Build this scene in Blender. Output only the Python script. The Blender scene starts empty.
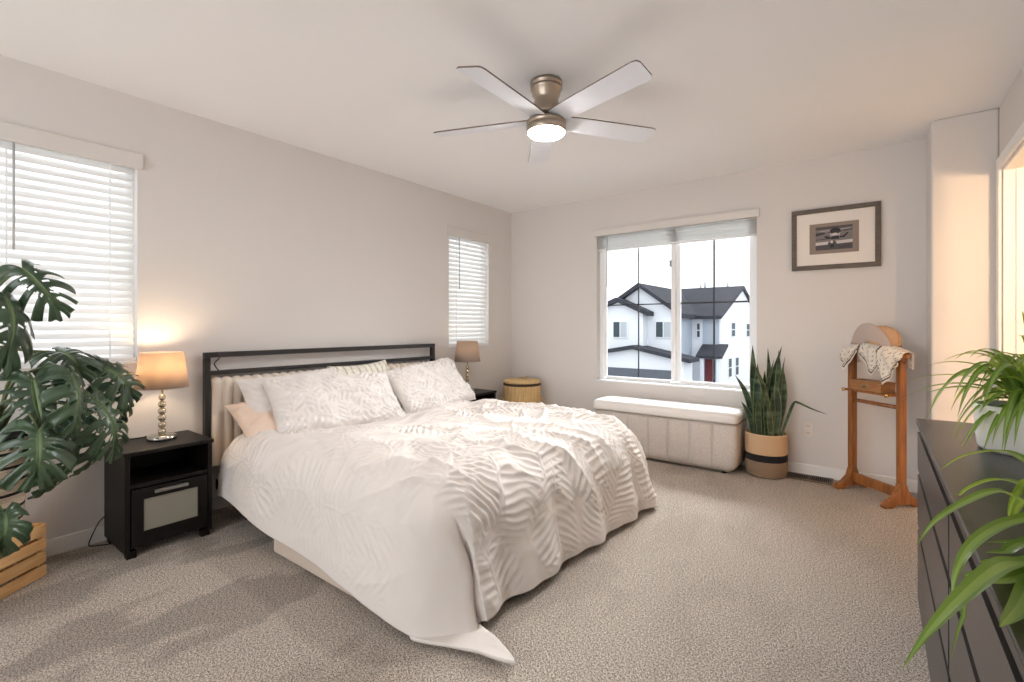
import bpy, bmesh, math, random
import numpy as np
from mathutils import Vector, Matrix, noise as mnoise
PI = math.pi
rad = math.radians
sc = bpy.context.scene
COL = sc.collection

# ---------------------------------------------------------------- camera
FPX, HOR, CX, CZ, YAW = 478.0, 326.0, 3.3022, 1.1532, math.atan2(364.0, 478.0)
cam_d = bpy.data.cameras.new('camera')
cam = bpy.data.objects.new('camera', cam_d)
COL.objects.link(cam)
cam.location = (CX, 0, CZ)
cam.rotation_euler = (PI / 2, 0, YAW)
cam_d.sensor_width = 36.0
cam_d.lens = FPX / 1024 * 36.0
cam_d.shift_y = -(341.0 - HOR) / 1024
cam_d.clip_start = 0.02
sc.camera = cam

# ---------------------------------------------------------------- view, sky
sc.view_settings.view_transform = 'Standard'
sc.view_settings.look = 'None'
sc.view_settings.gamma = 1
sc.view_settings.use_curve_mapping = False
sc.view_settings.exposure = 0.82
world = bpy.data.worlds.new('sky')
sc.world = world
world.use_nodes = True
bg = world.node_tree.nodes['Background']
bg.inputs[0].default_value = (0.93, 0.965, 1.0, 1)
bg.inputs[1].default_value = 1.2
sc.cycles.max_bounces = 10
sc.cycles.diffuse_bounces = 6
sc.cycles.transparent_max_bounces = 12
sc.cycles.sample_clamp_indirect = 6.0
sc.cycles.caustics_reflective = False
sc.cycles.caustics_refractive = False


def portal(name, loc, rot, sx, sy):
    d = bpy.data.lights.new(name, 'AREA')
    d.shape = 'RECTANGLE'
    d.size = sx
    d.size_y = sy
    d.cycles.is_portal = True
    o = bpy.data.objects.new(name, d)
    COL.objects.link(o)
    o.location = loc
    o.rotation_euler = rot
    return o


def day(name, loc, rot, sx, sy, energy, col):
    o = portal(name, loc, rot, sx, sy)
    o.data.cycles.is_portal = False
    o.data.energy = energy
    o.data.color = col
    return o


def point(name, loc, energy, col, radius):
    d = bpy.data.lights.new(name, 'POINT')
    d.energy = energy
    d.color = col
    d.shadow_soft_size = radius
    o = bpy.data.objects.new(name, d)
    COL.objects.link(o)
    o.location = loc
    return o


# room measures
BW, RW, H = 4.327, 3.88, 2.44          # back wall y, right wall x, ceiling
REAR = -2.3
W1, W2 = (0.235, 0.862), (3.322, 3.925)     # left wall windows, y ranges
WZ = (0.945, 2.09)
W3 = (1.075, 2.525)
W3Z = (0.605, 2.09)
DOOR = (3.07, 3.885, 2.06)
FILL_WIN = (0.5, 3.3, 0.35, 2.2)  # unseen opening added in the rear wall to let fill light in
portal('portal_back', ((W3[0] + W3[1]) / 2, BW + 0.2, 1.35), (-PI / 2, 0, 0), 1.46, 1.48)
day('added_fill_rear', (1.9, REAR - 0.15, 1.28), (PI / 2, 0, 0), 2.8, 1.86, 27.0, (0.98, 0.98, 1.0))  # added fill lamp behind the camera, outside the made-up opening
day('daylight_left', (-0.22, 0.55, 1.52), (0, -PI / 2, 0), 1.16, 0.64, 3.5, (0.95, 0.98, 1.0))
day('daylight_left_far', (-0.22, 3.62, 1.52), (0, -PI / 2, 0), 1.16, 0.62, 3.5, (0.95, 0.98, 1.0))
day('daylight_back', (1.9, BW + 3.0, 2.95), (-rad(66), 0, 0), 3.0, 0.8, 330.0, (0.95, 0.98, 1.0))
point('bath_light', (4.37, 2.25, 1.95), 48.0, (1.0, 0.68, 0.39), 0.08)


# ---------------------------------------------------------------- materials
def lin(c):
    c = c / 255.0
    return c / 12.92 if c <= 0.04045 else ((c + 0.055) / 1.055) ** 2.4


def rgb(r, g, b):
    return (lin(r), lin(g), lin(b), 1.0)


def mat(name, col, rough=0.6, metal=0.0, col2=None, nscale=20.0, stretch=(1, 1, 1), bump=0.0, bscale=None,
        bdist=0.01, spec=0.5, emit=None, estr=0.0, lo=0.35, hi=0.65, sheen=0.0):
    m = bpy.data.materials.new(name)
    m.use_nodes = True
    nt = m.node_tree
    p = nt.nodes['Principled BSDF']
    p.inputs['Base Color'].default_value = col
    p.inputs['Roughness'].default_value = rough
    p.inputs['Metallic'].default_value = metal
    p.inputs['Specular IOR Level'].default_value = spec
    if sheen:
        p.inputs['Sheen Weight'].default_value = sheen
    if emit:
        p.inputs['Emission Color'].default_value = emit
        p.inputs['Emission Strength'].default_value = estr
    tc = nt.nodes.new('ShaderNodeTexCoord')
    mp = nt.nodes.new('ShaderNodeMapping')
    mp.inputs['Scale'].default_value = stretch
    nt.links.new(tc.outputs['Object'], mp.inputs['Vector'])
    if col2:
        n = nt.nodes.new('ShaderNodeTexNoise')
        n.inputs['Scale'].default_value = nscale
        n.inputs['Detail'].default_value = 5
        nt.links.new(mp.outputs[0], n.inputs['Vector'])
        r = nt.nodes.new('ShaderNodeValToRGB')
        r.color_ramp.elements[0].position = lo
        r.color_ramp.elements[1].position = hi
        r.color_ramp.elements[0].color = col
        r.color_ramp.elements[1].color = col2
        nt.links.new(n.outputs['Fac'], r.inputs[0])
        nt.links.new(r.outputs[0], p.inputs['Base Color'])
    if bump:
        n2 = nt.nodes.new('ShaderNodeTexNoise')
        n2.inputs['Scale'].default_value = bscale or nscale
        n2.inputs['Detail'].default_value = 4
        nt.links.new(mp.outputs[0], n2.inputs['Vector'])
        b = nt.nodes.new('ShaderNodeBump')
        b.inputs['Strength'].default_value = bump
        b.inputs['Distance'].default_value = bdist
        nt.links.new(n2.outputs['Fac'], b.inputs['Height'])
        nt.links.new(b.outputs[0], p.inputs['Normal'])
    return m


def translucent(m, amount, col):
    nt = m.node_tree
    p = nt.nodes['Principled BSDF']
    out = nt.nodes['Material Output']
    t = nt.nodes.new('ShaderNodeBsdfTranslucent')
    t.inputs[0].default_value = col
    mx = nt.nodes.new('ShaderNodeMixShader')
    mx.inputs[0].default_value = amount
    nt.links.new(p.outputs[0], mx.inputs[1])
    nt.links.new(t.outputs[0], mx.inputs[2])
    nt.links.new(mx.outputs[0], out.inputs['Surface'])
    return m


def glass_mat(name):
    m = bpy.data.materials.new(name)
    m.use_nodes = True
    nt = m.node_tree
    nt.nodes.remove(nt.nodes['Principled BSDF'])
    out = nt.nodes['Material Output']
    t = nt.nodes.new('ShaderNodeBsdfTransparent')
    g = nt.nodes.new('ShaderNodeBsdfGlossy')
    g.inputs['Roughness'].default_value = 0.02
    f = nt.nodes.new('ShaderNodeFresnel')
    f.inputs[0].default_value = 1.12
    mx = nt.nodes.new('ShaderNodeMixShader')
    nt.links.new(f.outputs[0], mx.inputs[0])
    nt.links.new(t.outputs[0], mx.inputs[1])
    nt.links.new(g.outputs[0], mx.inputs[2])
    nt.links.new(mx.outputs[0], out.inputs['Surface'])
    return m


def carpet_mat():
    m = bpy.data.materials.new('carpet')
    m.use_nodes = True
    nt = m.node_tree
    p = nt.nodes['Principled BSDF']
    p.inputs['Roughness'].default_value = 0.95
    p.inputs['Specular IOR Level'].default_value = 0.1
    p.inputs['Sheen Weight'].default_value = 0.15
    tc = nt.nodes.new('ShaderNodeTexCoord')

    def nz(scale, detail, st=(1, 1, 1)):
        mp = nt.nodes.new('ShaderNodeMapping')
        mp.inputs['Scale'].default_value = st
        mp.inputs['Rotation'].default_value = (0, 0, 0.6)
        nt.links.new(tc.outputs['Object'], mp.inputs['Vector'])
        n = nt.nodes.new('ShaderNodeTexNoise')
        n.inputs['Scale'].default_value = scale
        n.inputs['Detail'].default_value = detail
        nt.links.new(mp.outputs[0], n.inputs['Vector'])
        return n
    fine = nz(105, 2)
    fine2 = nz(210, 2)
    fine3 = nz(430, 1)
    big = nz(3.4, 3, (1.0, 0.5, 1))
    r1 = nt.nodes.new('ShaderNodeValToRGB')       # yarn colours
    r1.color_ramp.elements[0].position = 0.42
    r1.color_ramp.elements[1].position = 0.57
    r1.color_ramp.elements[0].color = rgb(108, 91, 79)
    r1.color_ramp.elements[1].color = rgb(255, 242, 226)
    ad = nt.nodes.new('ShaderNodeMath')
    ad.operation = 'MULTIPLY_ADD'
    ad.inputs[1].default_value = 0.55
    nt.links.new(fine2.outputs['Fac'], ad.inputs[0])
    hf = nt.nodes.new('ShaderNodeMath')
    hf.operation = 'MULTIPLY'
    hf.inputs[1].default_value = 0.45
    nt.links.new(fine.outputs['Fac'], hf.inputs[0])
    ad.inputs[1].default_value = 0.40
    hf.inputs[1].default_value = 0.22
    a3 = nt.nodes.new('ShaderNodeMath')
    a3.operation = 'MULTIPLY_ADD'
    a3.inputs[1].default_value = 0.38
    nt.links.new(fine3.outputs['Fac'], a3.inputs[0])
    nt.links.new(hf.outputs[0], a3.inputs[2])
    nt.links.new(a3.outputs[0], ad.inputs[2])
    nt.links.new(ad.outputs[0], r1.inputs[0])
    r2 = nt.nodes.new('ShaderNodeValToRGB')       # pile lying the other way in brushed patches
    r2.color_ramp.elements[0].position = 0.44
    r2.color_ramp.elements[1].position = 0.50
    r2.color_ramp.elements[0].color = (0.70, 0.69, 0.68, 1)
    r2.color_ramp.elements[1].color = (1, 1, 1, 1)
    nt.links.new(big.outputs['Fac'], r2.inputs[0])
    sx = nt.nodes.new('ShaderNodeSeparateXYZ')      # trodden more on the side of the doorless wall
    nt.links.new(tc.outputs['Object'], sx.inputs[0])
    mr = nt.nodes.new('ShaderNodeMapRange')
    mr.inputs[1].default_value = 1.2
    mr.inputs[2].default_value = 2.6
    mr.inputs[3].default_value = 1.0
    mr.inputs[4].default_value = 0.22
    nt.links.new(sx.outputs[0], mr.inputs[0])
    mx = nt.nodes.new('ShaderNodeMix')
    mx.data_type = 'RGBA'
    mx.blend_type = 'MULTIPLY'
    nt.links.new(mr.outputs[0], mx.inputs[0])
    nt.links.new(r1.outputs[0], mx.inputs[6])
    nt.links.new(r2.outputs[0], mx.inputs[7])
    nt.links.new(mx.outputs[2], p.inputs['Base Color'])
    b = nt.nodes.new('ShaderNodeBump')
    b.inputs['Strength'].default_value = 1.0
    b.inputs['Distance'].default_value = 0.02
    nt.links.new(ad.outputs[0], b.inputs['Height'])
    nt.links.new(b.outputs[0], p.inputs['Normal'])
    return m


MT = {}
MT['wall'] = mat('wall_paint', rgb(217, 212, 208), 0.85, bump=0.12, bscale=55, bdist=0.004)
MT['ceiling'] = mat('ceiling_paint', rgb(243, 242, 242), 0.9, bump=0.15, bscale=45, bdist=0.004)
MT['trim'] = mat('white_trim', rgb(236, 234, 230), 0.45)
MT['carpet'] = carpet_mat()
MT['vinyl'] = mat('white_vinyl', rgb(240, 241, 242), 0.35)
MT['grille'] = mat('grille_black', rgb(40, 42, 46), 0.5)
MT['glass'] = glass_mat('window_glass')
MT['slat'] = translucent(mat('blind_slat', rgb(240, 240, 238), 0.5), 0.22, rgb(245, 246, 248))
MT['valance'] = mat('blind_valance', rgb(216, 211, 206), 0.5)
MT['wand'] = mat('wand_plastic', rgb(178, 180, 182), 0.3)
MT['black_metal'] = mat('black_metal', rgb(46, 44, 43), 0.45, 0.3)
MT['cream'] = mat('cream_upholstery', rgb(226, 214, 200), 0.9, bump=0.25, bscale=400, bdist=0.002, sheen=0.2)
MT['rail'] = mat('rail_upholstery', rgb(205, 190, 175), 0.9, bump=0.2, bscale=300, bdist=0.002)
MT['sheet'] = mat('sheet_cotton', rgb(228, 208, 190), 0.9)
MT['duvet'] = mat('duvet_cotton', rgb(219, 212, 206), 0.92, bump=0.25, bscale=260, bdist=0.002, sheen=0.1)
MT['pillow'] = mat('pillow_cotton', rgb(228, 223, 219), 0.92, bump=0.2, bscale=260, bdist=0.002)
MT['pillow_beige'] = mat('pillow_beige', rgb(232, 210, 192), 0.92, bump=0.2, bscale=260, bdist=0.002)
MT['stripe_dark'] = mat('pillow_stripe_grey', rgb(188, 182, 170), 0.9)
MT['stripe'] = mat('striped_pillow', rgb(226, 222, 208), 0.9)
MT['blackbrown'] = mat('black_brown_wood', rgb(15, 12, 11), 0.42, col2=rgb(24, 18, 16), nscale=12, stretch=(1, 1, 14), spec=0.22)
MT['inner_black'] = mat('black_interior', rgb(14, 12, 12), 0.7)
MT['frosted'] = mat('frosted_panel', rgb(134, 130, 118), 0.35)
MT['handle'] = mat('brushed_handle', rgb(150, 148, 144), 0.35, 0.9)
MT['chrome'] = mat('chrome', rgb(190, 186, 178), 0.16, 1.0)
MT['ball'] = mat('mercury_glass', rgb(206, 192, 168), 0.14, 0.85)
MT['shade'] = translucent(mat('linen_shade', rgb(186, 174, 166), 0.9, bump=0.2, bscale=300, bdist=0.001), 0.55, rgb(208, 188, 164))
MT['cord'] = mat('black_cord', rgb(20, 20, 20), 0.5)
MT['bamboo'] = mat('bamboo', rgb(196, 160, 108), 0.55, col2=rgb(222, 190, 138), nscale=9, stretch=(9, 9, 0.6))
MT['liner'] = mat('dark_liner', rgb(74, 58, 44), 0.95)
MT['rope'] = mat('rope', rgb(202, 176, 140), 0.95)
MT['boucle'] = mat('bench_fabric', rgb(186, 176, 168), 0.95, col2=rgb(206, 198, 191), nscale=120, bump=0.5, bscale=220, bdist=0.003)
MT['lidfab'] = mat('bench_lid_fabric', rgb(232, 227, 222), 0.95, bump=0.35, bscale=240, bdist=0.002)
MT['basket_tan'] = mat('basket_tan', rgb(206, 172, 136), 0.9, bump=0.6, bscale=40, bdist=0.006, stretch=(1, 1, 5))
MT['basket_black'] = mat('basket_black', rgb(26, 24, 26), 0.9, bump=0.6, bscale=40, bdist=0.006, stretch=(1, 1, 5))
MT['basket_grey'] = mat('basket_jute', rgb(138, 116, 94), 0.9, bump=0.6, bscale=40, bdist=0.006, stretch=(1, 1, 5))
MT['soil'] = mat('soil', rgb(44, 32, 24), 0.95, bump=0.8, bscale=60)
MT['snake'] = mat('snake_leaf', rgb(28, 48, 36), 0.4, col2=rgb(92, 112, 88), nscale=5, stretch=(1, 1, 5), lo=0.4, hi=0.7)
MT['snake_edge'] = mat('snake_leaf_edge', rgb(120, 134, 84), 0.45)
MT['monstera'] = mat('monstera_leaf', rgb(36, 56, 38), 0.28, col2=rgb(66, 88, 62), nscale=7, bump=0.25, bscale=14, bdist=0.01)
MT['vein'] = mat('monstera_vein', rgb(92, 112, 70), 0.5)
MT['stem'] = mat('green_stem', rgb(84, 96, 56), 0.5)
MT['spider'] = translucent(mat('spider_leaf', rgb(84, 116, 48), 0.35), 0.38, rgb(190, 215, 80))
MT['spider_mid'] = translucent(mat('spider_leaf_mid', rgb(124, 152, 76), 0.35), 0.38, rgb(210, 230, 110))
MT['pine'] = mat('pine_wood', rgb(196, 150, 96), 0.6, col2=rgb(214, 172, 120), nscale=4, stretch=(1.5, 1.5, 22))
MT['weave'] = mat('pale_weave', rgb(206, 186, 164), 0.9)
MT['honey'] = mat('honey_wood', rgb(128, 78, 40), 0.38, col2=rgb(164, 104, 54), nscale=5, stretch=(10, 10, 1))
MT['honey_light'] = mat('cigar_box_wood', rgb(150, 100, 58), 0.45, col2=rgb(172, 122, 76), nscale=8, stretch=(2, 12, 12))
MT['brass'] = mat('brass', rgb(214, 178, 110), 0.25, 1.0)
MT['cap'] = mat('cap_cotton', rgb(190, 172, 160), 0.9, bump=0.2, bscale=300, bdist=0.001)
MT['cap_dark'] = mat('cap_crown', rgb(196, 160, 128), 0.9)
MT['scarf'] = mat('scarf_cloth', rgb(226, 216, 202), 0.9)
MT['scarf_dark'] = mat('scarf_border', rgb(96, 84, 78), 0.9)
MT['frame'] = mat('weathered_frame', rgb(86, 76, 66), 0.6, col2=rgb(106, 94, 82), nscale=18, stretch=(1, 6, 6))
MT['mat_white'] = mat('mat_board', rgb(232, 224, 216), 0.9)
MT['mat_taupe'] = mat('mat_taupe', rgb(142, 128, 118), 0.9)
MT['nickel'] = mat('brushed_nickel', rgb(178, 164, 148), 0.28, 1.0)
MT['blade'] = mat('fan_blade', rgb(232, 234, 240), 0.4)
MT['blade_edge'] = mat('fan_blade_edge', rgb(110, 96, 86), 0.6)
MT['diffuser'] = mat('lit_diffuser', rgb(255, 240, 220), 0.5, emit=(1.0, 0.96, 0.93, 1), estr=100.0)
MT['bulb'] = mat('lit_bulb', rgb(255, 230, 200), 0.5, emit=(1.0, 0.78, 0.55, 1), estr=22.0)
MT['bulb_dim'] = mat('dim_bulb', rgb(255, 230, 200), 0.5, emit=(1.0, 0.78, 0.55, 1), estr=4.0)
MT['dresser'] = mat('dresser_black', rgb(28, 26, 26), 0.34, col2=rgb(38, 35, 34), nscale=10, stretch=(12, 1, 12))
MT['dresser_front'] = mat('dresser_front', rgb(50, 47, 46), 0.34, col2=rgb(60, 56, 55), nscale=10, stretch=(12, 1, 12))
MT['pot_white'] = mat('glazed_white', rgb(224, 222, 216), 0.3)
MT['vent'] = mat('vent_metal', rgb(100, 82, 66), 0.5)
MT['vent_dark'] = mat('vent_inside', rgb(20, 18, 17), 0.8)
MT['plate'] = mat('outlet_plate', rgb(226, 218, 210), 0.4)
MT['slot'] = mat('outlet_slot', rgb(60, 56, 52), 0.6)
MT['siding'] = mat('white_siding', rgb(222, 226, 232), 0.8)
MT['siding_blue'] = mat('grey_siding', rgb(168, 178, 190), 0.8)
MT['shingle'] = mat('roof_shingle', rgb(44, 46, 54), 0.9, col2=rgb(58, 60, 68), nscale=3)
MT['fascia'] = mat('dark_fascia', rgb(34, 34, 40), 0.7)
MT['hglass'] = mat('house_glass', rgb(70, 80, 86), 0.6, spec=0.15)
MT['curtain'] = mat('house_curtain', rgb(176, 182, 188), 0.8)
MT['garage'] = mat('garage_door_grey', rgb(88, 94, 104), 0.7)
MT['red_door'] = mat('red_door', rgb(112, 44, 48), 0.6)
MT['street'] = mat('asphalt', rgb(150, 150, 152), 0.9, col2=rgb(170, 170, 168), nscale=0.4)


# ---------------------------------------------------------------- mesh helpers
class MB:
    """Collects vertices and faces in local coordinates and links them as one mesh."""

    def __init__(self):
        self.v, self.f, self.mi, self.sm = [], [], [], []
        self.cur, self.smooth = 0, False

    def add(self, verts, faces, smooth=None):
        o = len(self.v)
        self.v += [tuple(p) for p in verts]
        s = self.smooth if smooth is None else smooth
        for f in faces:
            self.f.append(tuple(o + i for i in f))
            self.mi.append(self.cur)
            self.sm.append(s)
        return self

    def box(self, a, b, mtx=None):
        (x0, y0, z0), (x1, y1, z1) = a, b
        v = [Vector(p) for p in ((x0, y0, z0), (x1, y0, z0), (x1, y1, z0), (x0, y1, z0), (x0, y0, z1), (x1, y0, z1), (x1, y1, z1), (x0, y1, z1))]
        if mtx is not None:
            v = [mtx @ p for p in v]
        return self.add(v, [(0, 3, 2, 1), (4, 5, 6, 7), (0, 1, 5, 4), (1, 2, 6, 5), (2, 3, 7, 6), (3, 0, 4, 7)], False)

    def prism(self, poly, d, axis='y', mtx=None):
        """poly: 2D outline; extruded along an axis between d[0] and d[1]."""
        def p3(a, b, t):
            return Vector({'y': (a, t, b), 'x': (t, a, b), 'z': (a, b, t)}[axis])
        n = len(poly)
        v = [p3(a, b, d[0]) for a, b in poly] + [p3(a, b, d[1]) for a, b in poly]
        if mtx is not None:
            v = [mtx @ p for p in v]
        f = [tuple(range(n))[::-1], tuple(range(n, 2 * n))] + [(i, (i + 1) % n, n + (i + 1) % n, n + i) for i in range(n)]
        return self.add(v, f, False)

    def lathe(self, prof, c=(0, 0, 0), n=32, sx=1.0, sy=1.0, closed=True, smooth=True):
        v, f = [], []
        for r, z in prof:
            for i in range(n):
                t = 2 * PI * i / n
                v.append((c[0] + r * sx * math.cos(t), c[1] + r * sy * math.sin(t), c[2] + z))
        m = len(prof)
        for j in range(m - 1):
            for i in range(n):
                k = (i + 1) % n
                f.append((j * n + i, j * n + k, (j + 1) * n + k, (j + 1) * n + i))
        if closed:
            f.append(tuple(range(n))[::-1])
            f.append(tuple(range((m - 1) * n, m * n)))
        return self.add(v, f, smooth)

    def tube(self, pts, r, n=8, r2=None, smooth=True):
        pts = [Vector(p) for p in pts]
        v, f = [], []
        m = len(pts)
        ref = Vector((0.13, 0.2, 0.97))
        for j, p in enumerate(pts):
            t = (pts[min(j + 1, m - 1)] - pts[max(j - 1, 0)]).normalized()
            a = t.cross(ref)
            if a.length < 1e-3:
                a = t.cross(Vector((1, 0, 0)))
            a.normalize()
            b = t.cross(a)
            rr = r if r2 is None else r + (r2 - r) * j / (m - 1)
            for i in range(n):
                w = 2 * PI * i / n
                v.append(p + a * rr * math.cos(w) + b * rr * math.sin(w))
        for j in range(m - 1):
            for i in range(n):
                k = (i + 1) % n
                f.append((j * n + i, j * n + k, (j + 1) * n + k, (j + 1) * n + i))
        f.append(tuple(range(n))[::-1])
        f.append(tuple(range((m - 1) * n, m * n)))
        return self.add(v, f, smooth)

    def ball(self, c, r, n=16, m=10, sz=1.0):
        prof = [(max(1e-4, r * math.sin(PI * j / m)), -r * sz * math.cos(PI * j / m)) for j in range(m + 1)]
        return self.lathe(prof, c, n)

    def build(self, name, m, parent=None, loc=(0, 0, 0), bevel=0.0, segs=2, subsurf=0):
        me = bpy.data.meshes.new(name)
        me.from_pydata(self.v, [], self.f)
        ms = m if isinstance(m, (list, tuple)) else [m]
        for x in ms:
            me.materials.append(x)
        me.polygons.foreach_set('material_index', self.mi)
        me.polygons.foreach_set('use_smooth', self.sm)
        me.update()
        o = bpy.data.objects.new(name, me)
        COL.objects.link(o)
        o.location = loc
        if parent:
            o.parent = parent
        if bevel:
            b = o.modifiers.new('bevel', 'BEVEL')
            b.width = bevel
            b.segments = segs
            b.limit_method = 'ANGLE'
            b.harden_normals = False
        if subsurf:
            s = o.modifiers.new('sub', 'SUBSURF')
            s.levels = s.render_levels = subsurf
        return o


def grid_object(name, P, m, parent=None, loc=(0, 0, 0), mi=None):
    """P: (nu, nv, 3) array -> smooth grid mesh."""
    nu, nv = P.shape[:2]
    idx = np.arange(nu * nv).reshape(nu, nv)
    F = np.stack([idx[:-1, :-1], idx[1:, :-1], idx[1:, 1:], idx[:-1, 1:]], -1).reshape(-1, 4)
    me = bpy.data.meshes.new(name)
    me.from_pydata(P.reshape(-1, 3).tolist(), [], F.tolist())
    for x in (m if isinstance(m, (list, tuple)) else [m]):
        me.materials.append(x)
    if mi is not None:
        me.polygons.foreach_set('material_index', mi.reshape(-1).astype(np.int32))
    me.polygons.foreach_set('use_smooth', np.ones(len(F), bool))
    me.update()
    o = bpy.data.objects.new(name, me)
    COL.objects.link(o)
    o.location = loc
    if parent:
        o.parent = parent
    return o


def tag(o, label, cat, group=None, kind=None):
    if label:
        o['label'] = label
    if cat:
        o['category'] = cat
    if group:
        o['group'] = group
    if kind:
        o['kind'] = kind
    return o


def thing(name, label, cat, loc=(0, 0, 0), rz=0.0, group=None):
    o = bpy.data.objects.new(name, None)
    o.empty_display_size = 0.1
    COL.objects.link(o)
    o.location = loc
    o.rotation_euler = (0, 0, rz)
    return tag(o, label, cat, group)


def struct(o):
    o['kind'] = 'structure'
    return o


def structure_root(name, loc=(0, 0, 0)):
    o = bpy.data.objects.new(name, None)
    COL.objects.link(o)
    o.location = loc
    o['kind'] = 'structure'
    return o


def copy_tree(o, parent=None):
    c = o.copy()
    COL.objects.link(c)
    c.parent = parent
    for ch in o.children:
        copy_tree(ch, c)
    return c


def bez(p0, p1, p2, p3, n=12):
    p0, p1, p2, p3 = (Vector(p) for p in (p0, p1, p2, p3))
    out = []
    for i in range(n + 1):
        t = i / n
        out.append(p0 * (1 - t) ** 3 + p1 * 3 * t * (1 - t) ** 2 + p2 * 3 * t * t * (1 - t) + p3 * t ** 3)
    return out


def smooth_path(pts, n=6):
    pts = [Vector(p) for p in pts]
    out = []
    for i in range(len(pts) - 1):
        p0, p1, p2, p3 = pts[max(i - 1, 0)], pts[i], pts[i + 1], pts[min(i + 2, len(pts) - 1)]
        for k in range(n):
            t = k / n
            out.append(0.5 * ((2 * p1) + (p2 - p0) * t + (2 * p0 - 5 * p1 + 4 * p2 - p3) * t * t + (3 * p1 - p0 - 3 * p2 + p3) * t ** 3))
    out.append(pts[-1])
    return out


def noise2(A, B, freq, seed=0.0):
    """Smooth value noise on arrays."""
    rng = np.random.RandomState(int(seed * 977) % 99991)
    T = rng.rand(128, 128) * 2 - 1
    a, b = A * freq, B * freq
    ia, ib = np.floor(a).astype(int), np.floor(b).astype(int)
    fa, fb = a - ia, b - ib
    fa, fb = fa * fa * (3 - 2 * fa), fb * fb * (3 - 2 * fb)
    g = lambda i, j: T[i % 128, j % 128]
    return (g(ia, ib) * (1 - fa) * (1 - fb) + g(ia + 1, ib) * fa * (1 - fb) + g(ia, ib + 1) * (1 - fa) * fb + g(ia + 1, ib + 1) * fa * fb)


def grid_normals(P):
    du = np.gradient(P, axis=0)
    dv = np.gradient(P, axis=1)
    n = np.cross(du, dv)
    return n / (np.linalg.norm(n, axis=2, keepdims=True) + 1e-12)


def leaf_pattern(A, B, motifs, pitch=0.034):
    """Tufted frond ridges: chevrons either side of a midrib, inside soft ellipses."""
    h = np.zeros_like(A)
    for (ca, cb, ang, la, wb) in motifs:
        c, s = math.cos(ang), math.sin(ang)
        u = (A - ca) * c + (B - cb) * s
        v = -(A - ca) * s + (B - cb) * c
        v = v - 0.25 * u * u / la
        e = (u / la) ** 2 + (v / wb) ** 2
        mask = np.clip((1.0 - e) * 3.0, 0, 1)
        ph = (u - 0.55 * np.abs(v) + 0.5 * v * v) / pitch * 2 * PI
        r = (0.5 + 0.5 * np.sin(ph)) ** 1.5
        r = r * np.clip(np.abs(v) / 0.012 - 0.6, 0, 1) + np.exp(-(v / 0.008) ** 2) * 0.8
        h = np.where(mask > 0, np.maximum(h, r * mask), h)
    return h


# ---------------------------------------------------------------- room shell
def wall_with_holes(name, axis, plane, t, span, holes, m):
    """axis 'x': wall at x=plane..plane+t running along y; axis 'y': along x. holes: (a0,a1,z0,z1)."""
    mb = MB()

    def b(a0, a1, z0, z1):
        if a1 - a0 < 1e-4 or z1 - z0 < 1e-4:
            return
        if axis == 'x':
            mb.box((min(plane, plane + t), a0, z0), (max(plane, plane + t), a1, z1))
        else:
            mb.box((a0, min(plane, plane + t), z0), (a1, max(plane, plane + t), z1))
    cur = span[0]
    for (a0, a1, z0, z1) in sorted(holes):
        b(cur, a0, 0, H)
        b(a0, a1, 0, z0)
        b(a0, a1, z1, H)
        cur = a1
    b(cur, span[1], 0, H)
    return struct(mb.build(name, m))


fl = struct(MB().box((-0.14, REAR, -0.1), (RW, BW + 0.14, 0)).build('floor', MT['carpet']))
struct(MB().box((-0.14, REAR - 0.14, H), (5.9, BW + 0.14, H + 0.1)).build('ceiling', MT['ceiling']))
wall_with_holes('wall_left', 'x', 0, -0.14, (REAR, BW + 0.14), [(W1[0], W1[1], *WZ), (W2[0], W2[1], *WZ)], MT['wall'])
wall_with_holes('wall_back', 'y', BW, 0.14, (0, 5.9), [(W3[0], W3[1], *W3Z)], MT['wall'])
wall_with_holes('wall_right', 'x', RW, 0.12, (REAR, BW), [(DOOR[0], DOOR[1], 0.0, DOOR[2])], MT['wall'])
wall_with_holes('wall_rear', 'y', REAR, -0.14, (0, RW + 0.12), [FILL_WIN], MT['wall'])
struct(MB().box((3.577, 3.975, 0), (RW, BW, H)).build('wall_corner', MT['wall'], bevel=0.012, segs=3))
# room beyond the doorway
struct(MB().box((RW, 1.4, -0.1), (5.9, BW, 0)).build('floor_bath', MT['plate']))
struct(MB().box((5.8, 1.4, 0), (5.9, BW, H)).build('wall_bath', MT['wall']))
struct(MB().box((RW + 0.12, 1.3, 0), (5.9, 1.4, H)).build('wall_bath_near', MT['wall']))

# baseboards
mb = MB().box((0, REAR, 0), (0.014, BW, 0.085))
struct(mb.build('baseboard_left', MT['trim'], bevel=0.004))
struct(MB().box((0.014, BW - 0.014, 0), (3.577, BW, 0.085)).build('baseboard_back', MT['trim'], bevel=0.004))
struct(MB().box((3.563, 3.961, 0), (3.577, BW - 0.014, 0.085)).box((3.577, 3.961, 0), (RW, 3.975, 0.085)).build('baseboard_corner', MT['trim'], bevel=0.004))
struct(MB().box((RW - 0.014, REAR, 0), (RW, DOOR[0] - 0.075, 0.085)).build('baseboard_right', MT['trim'], bevel=0.004))

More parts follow.
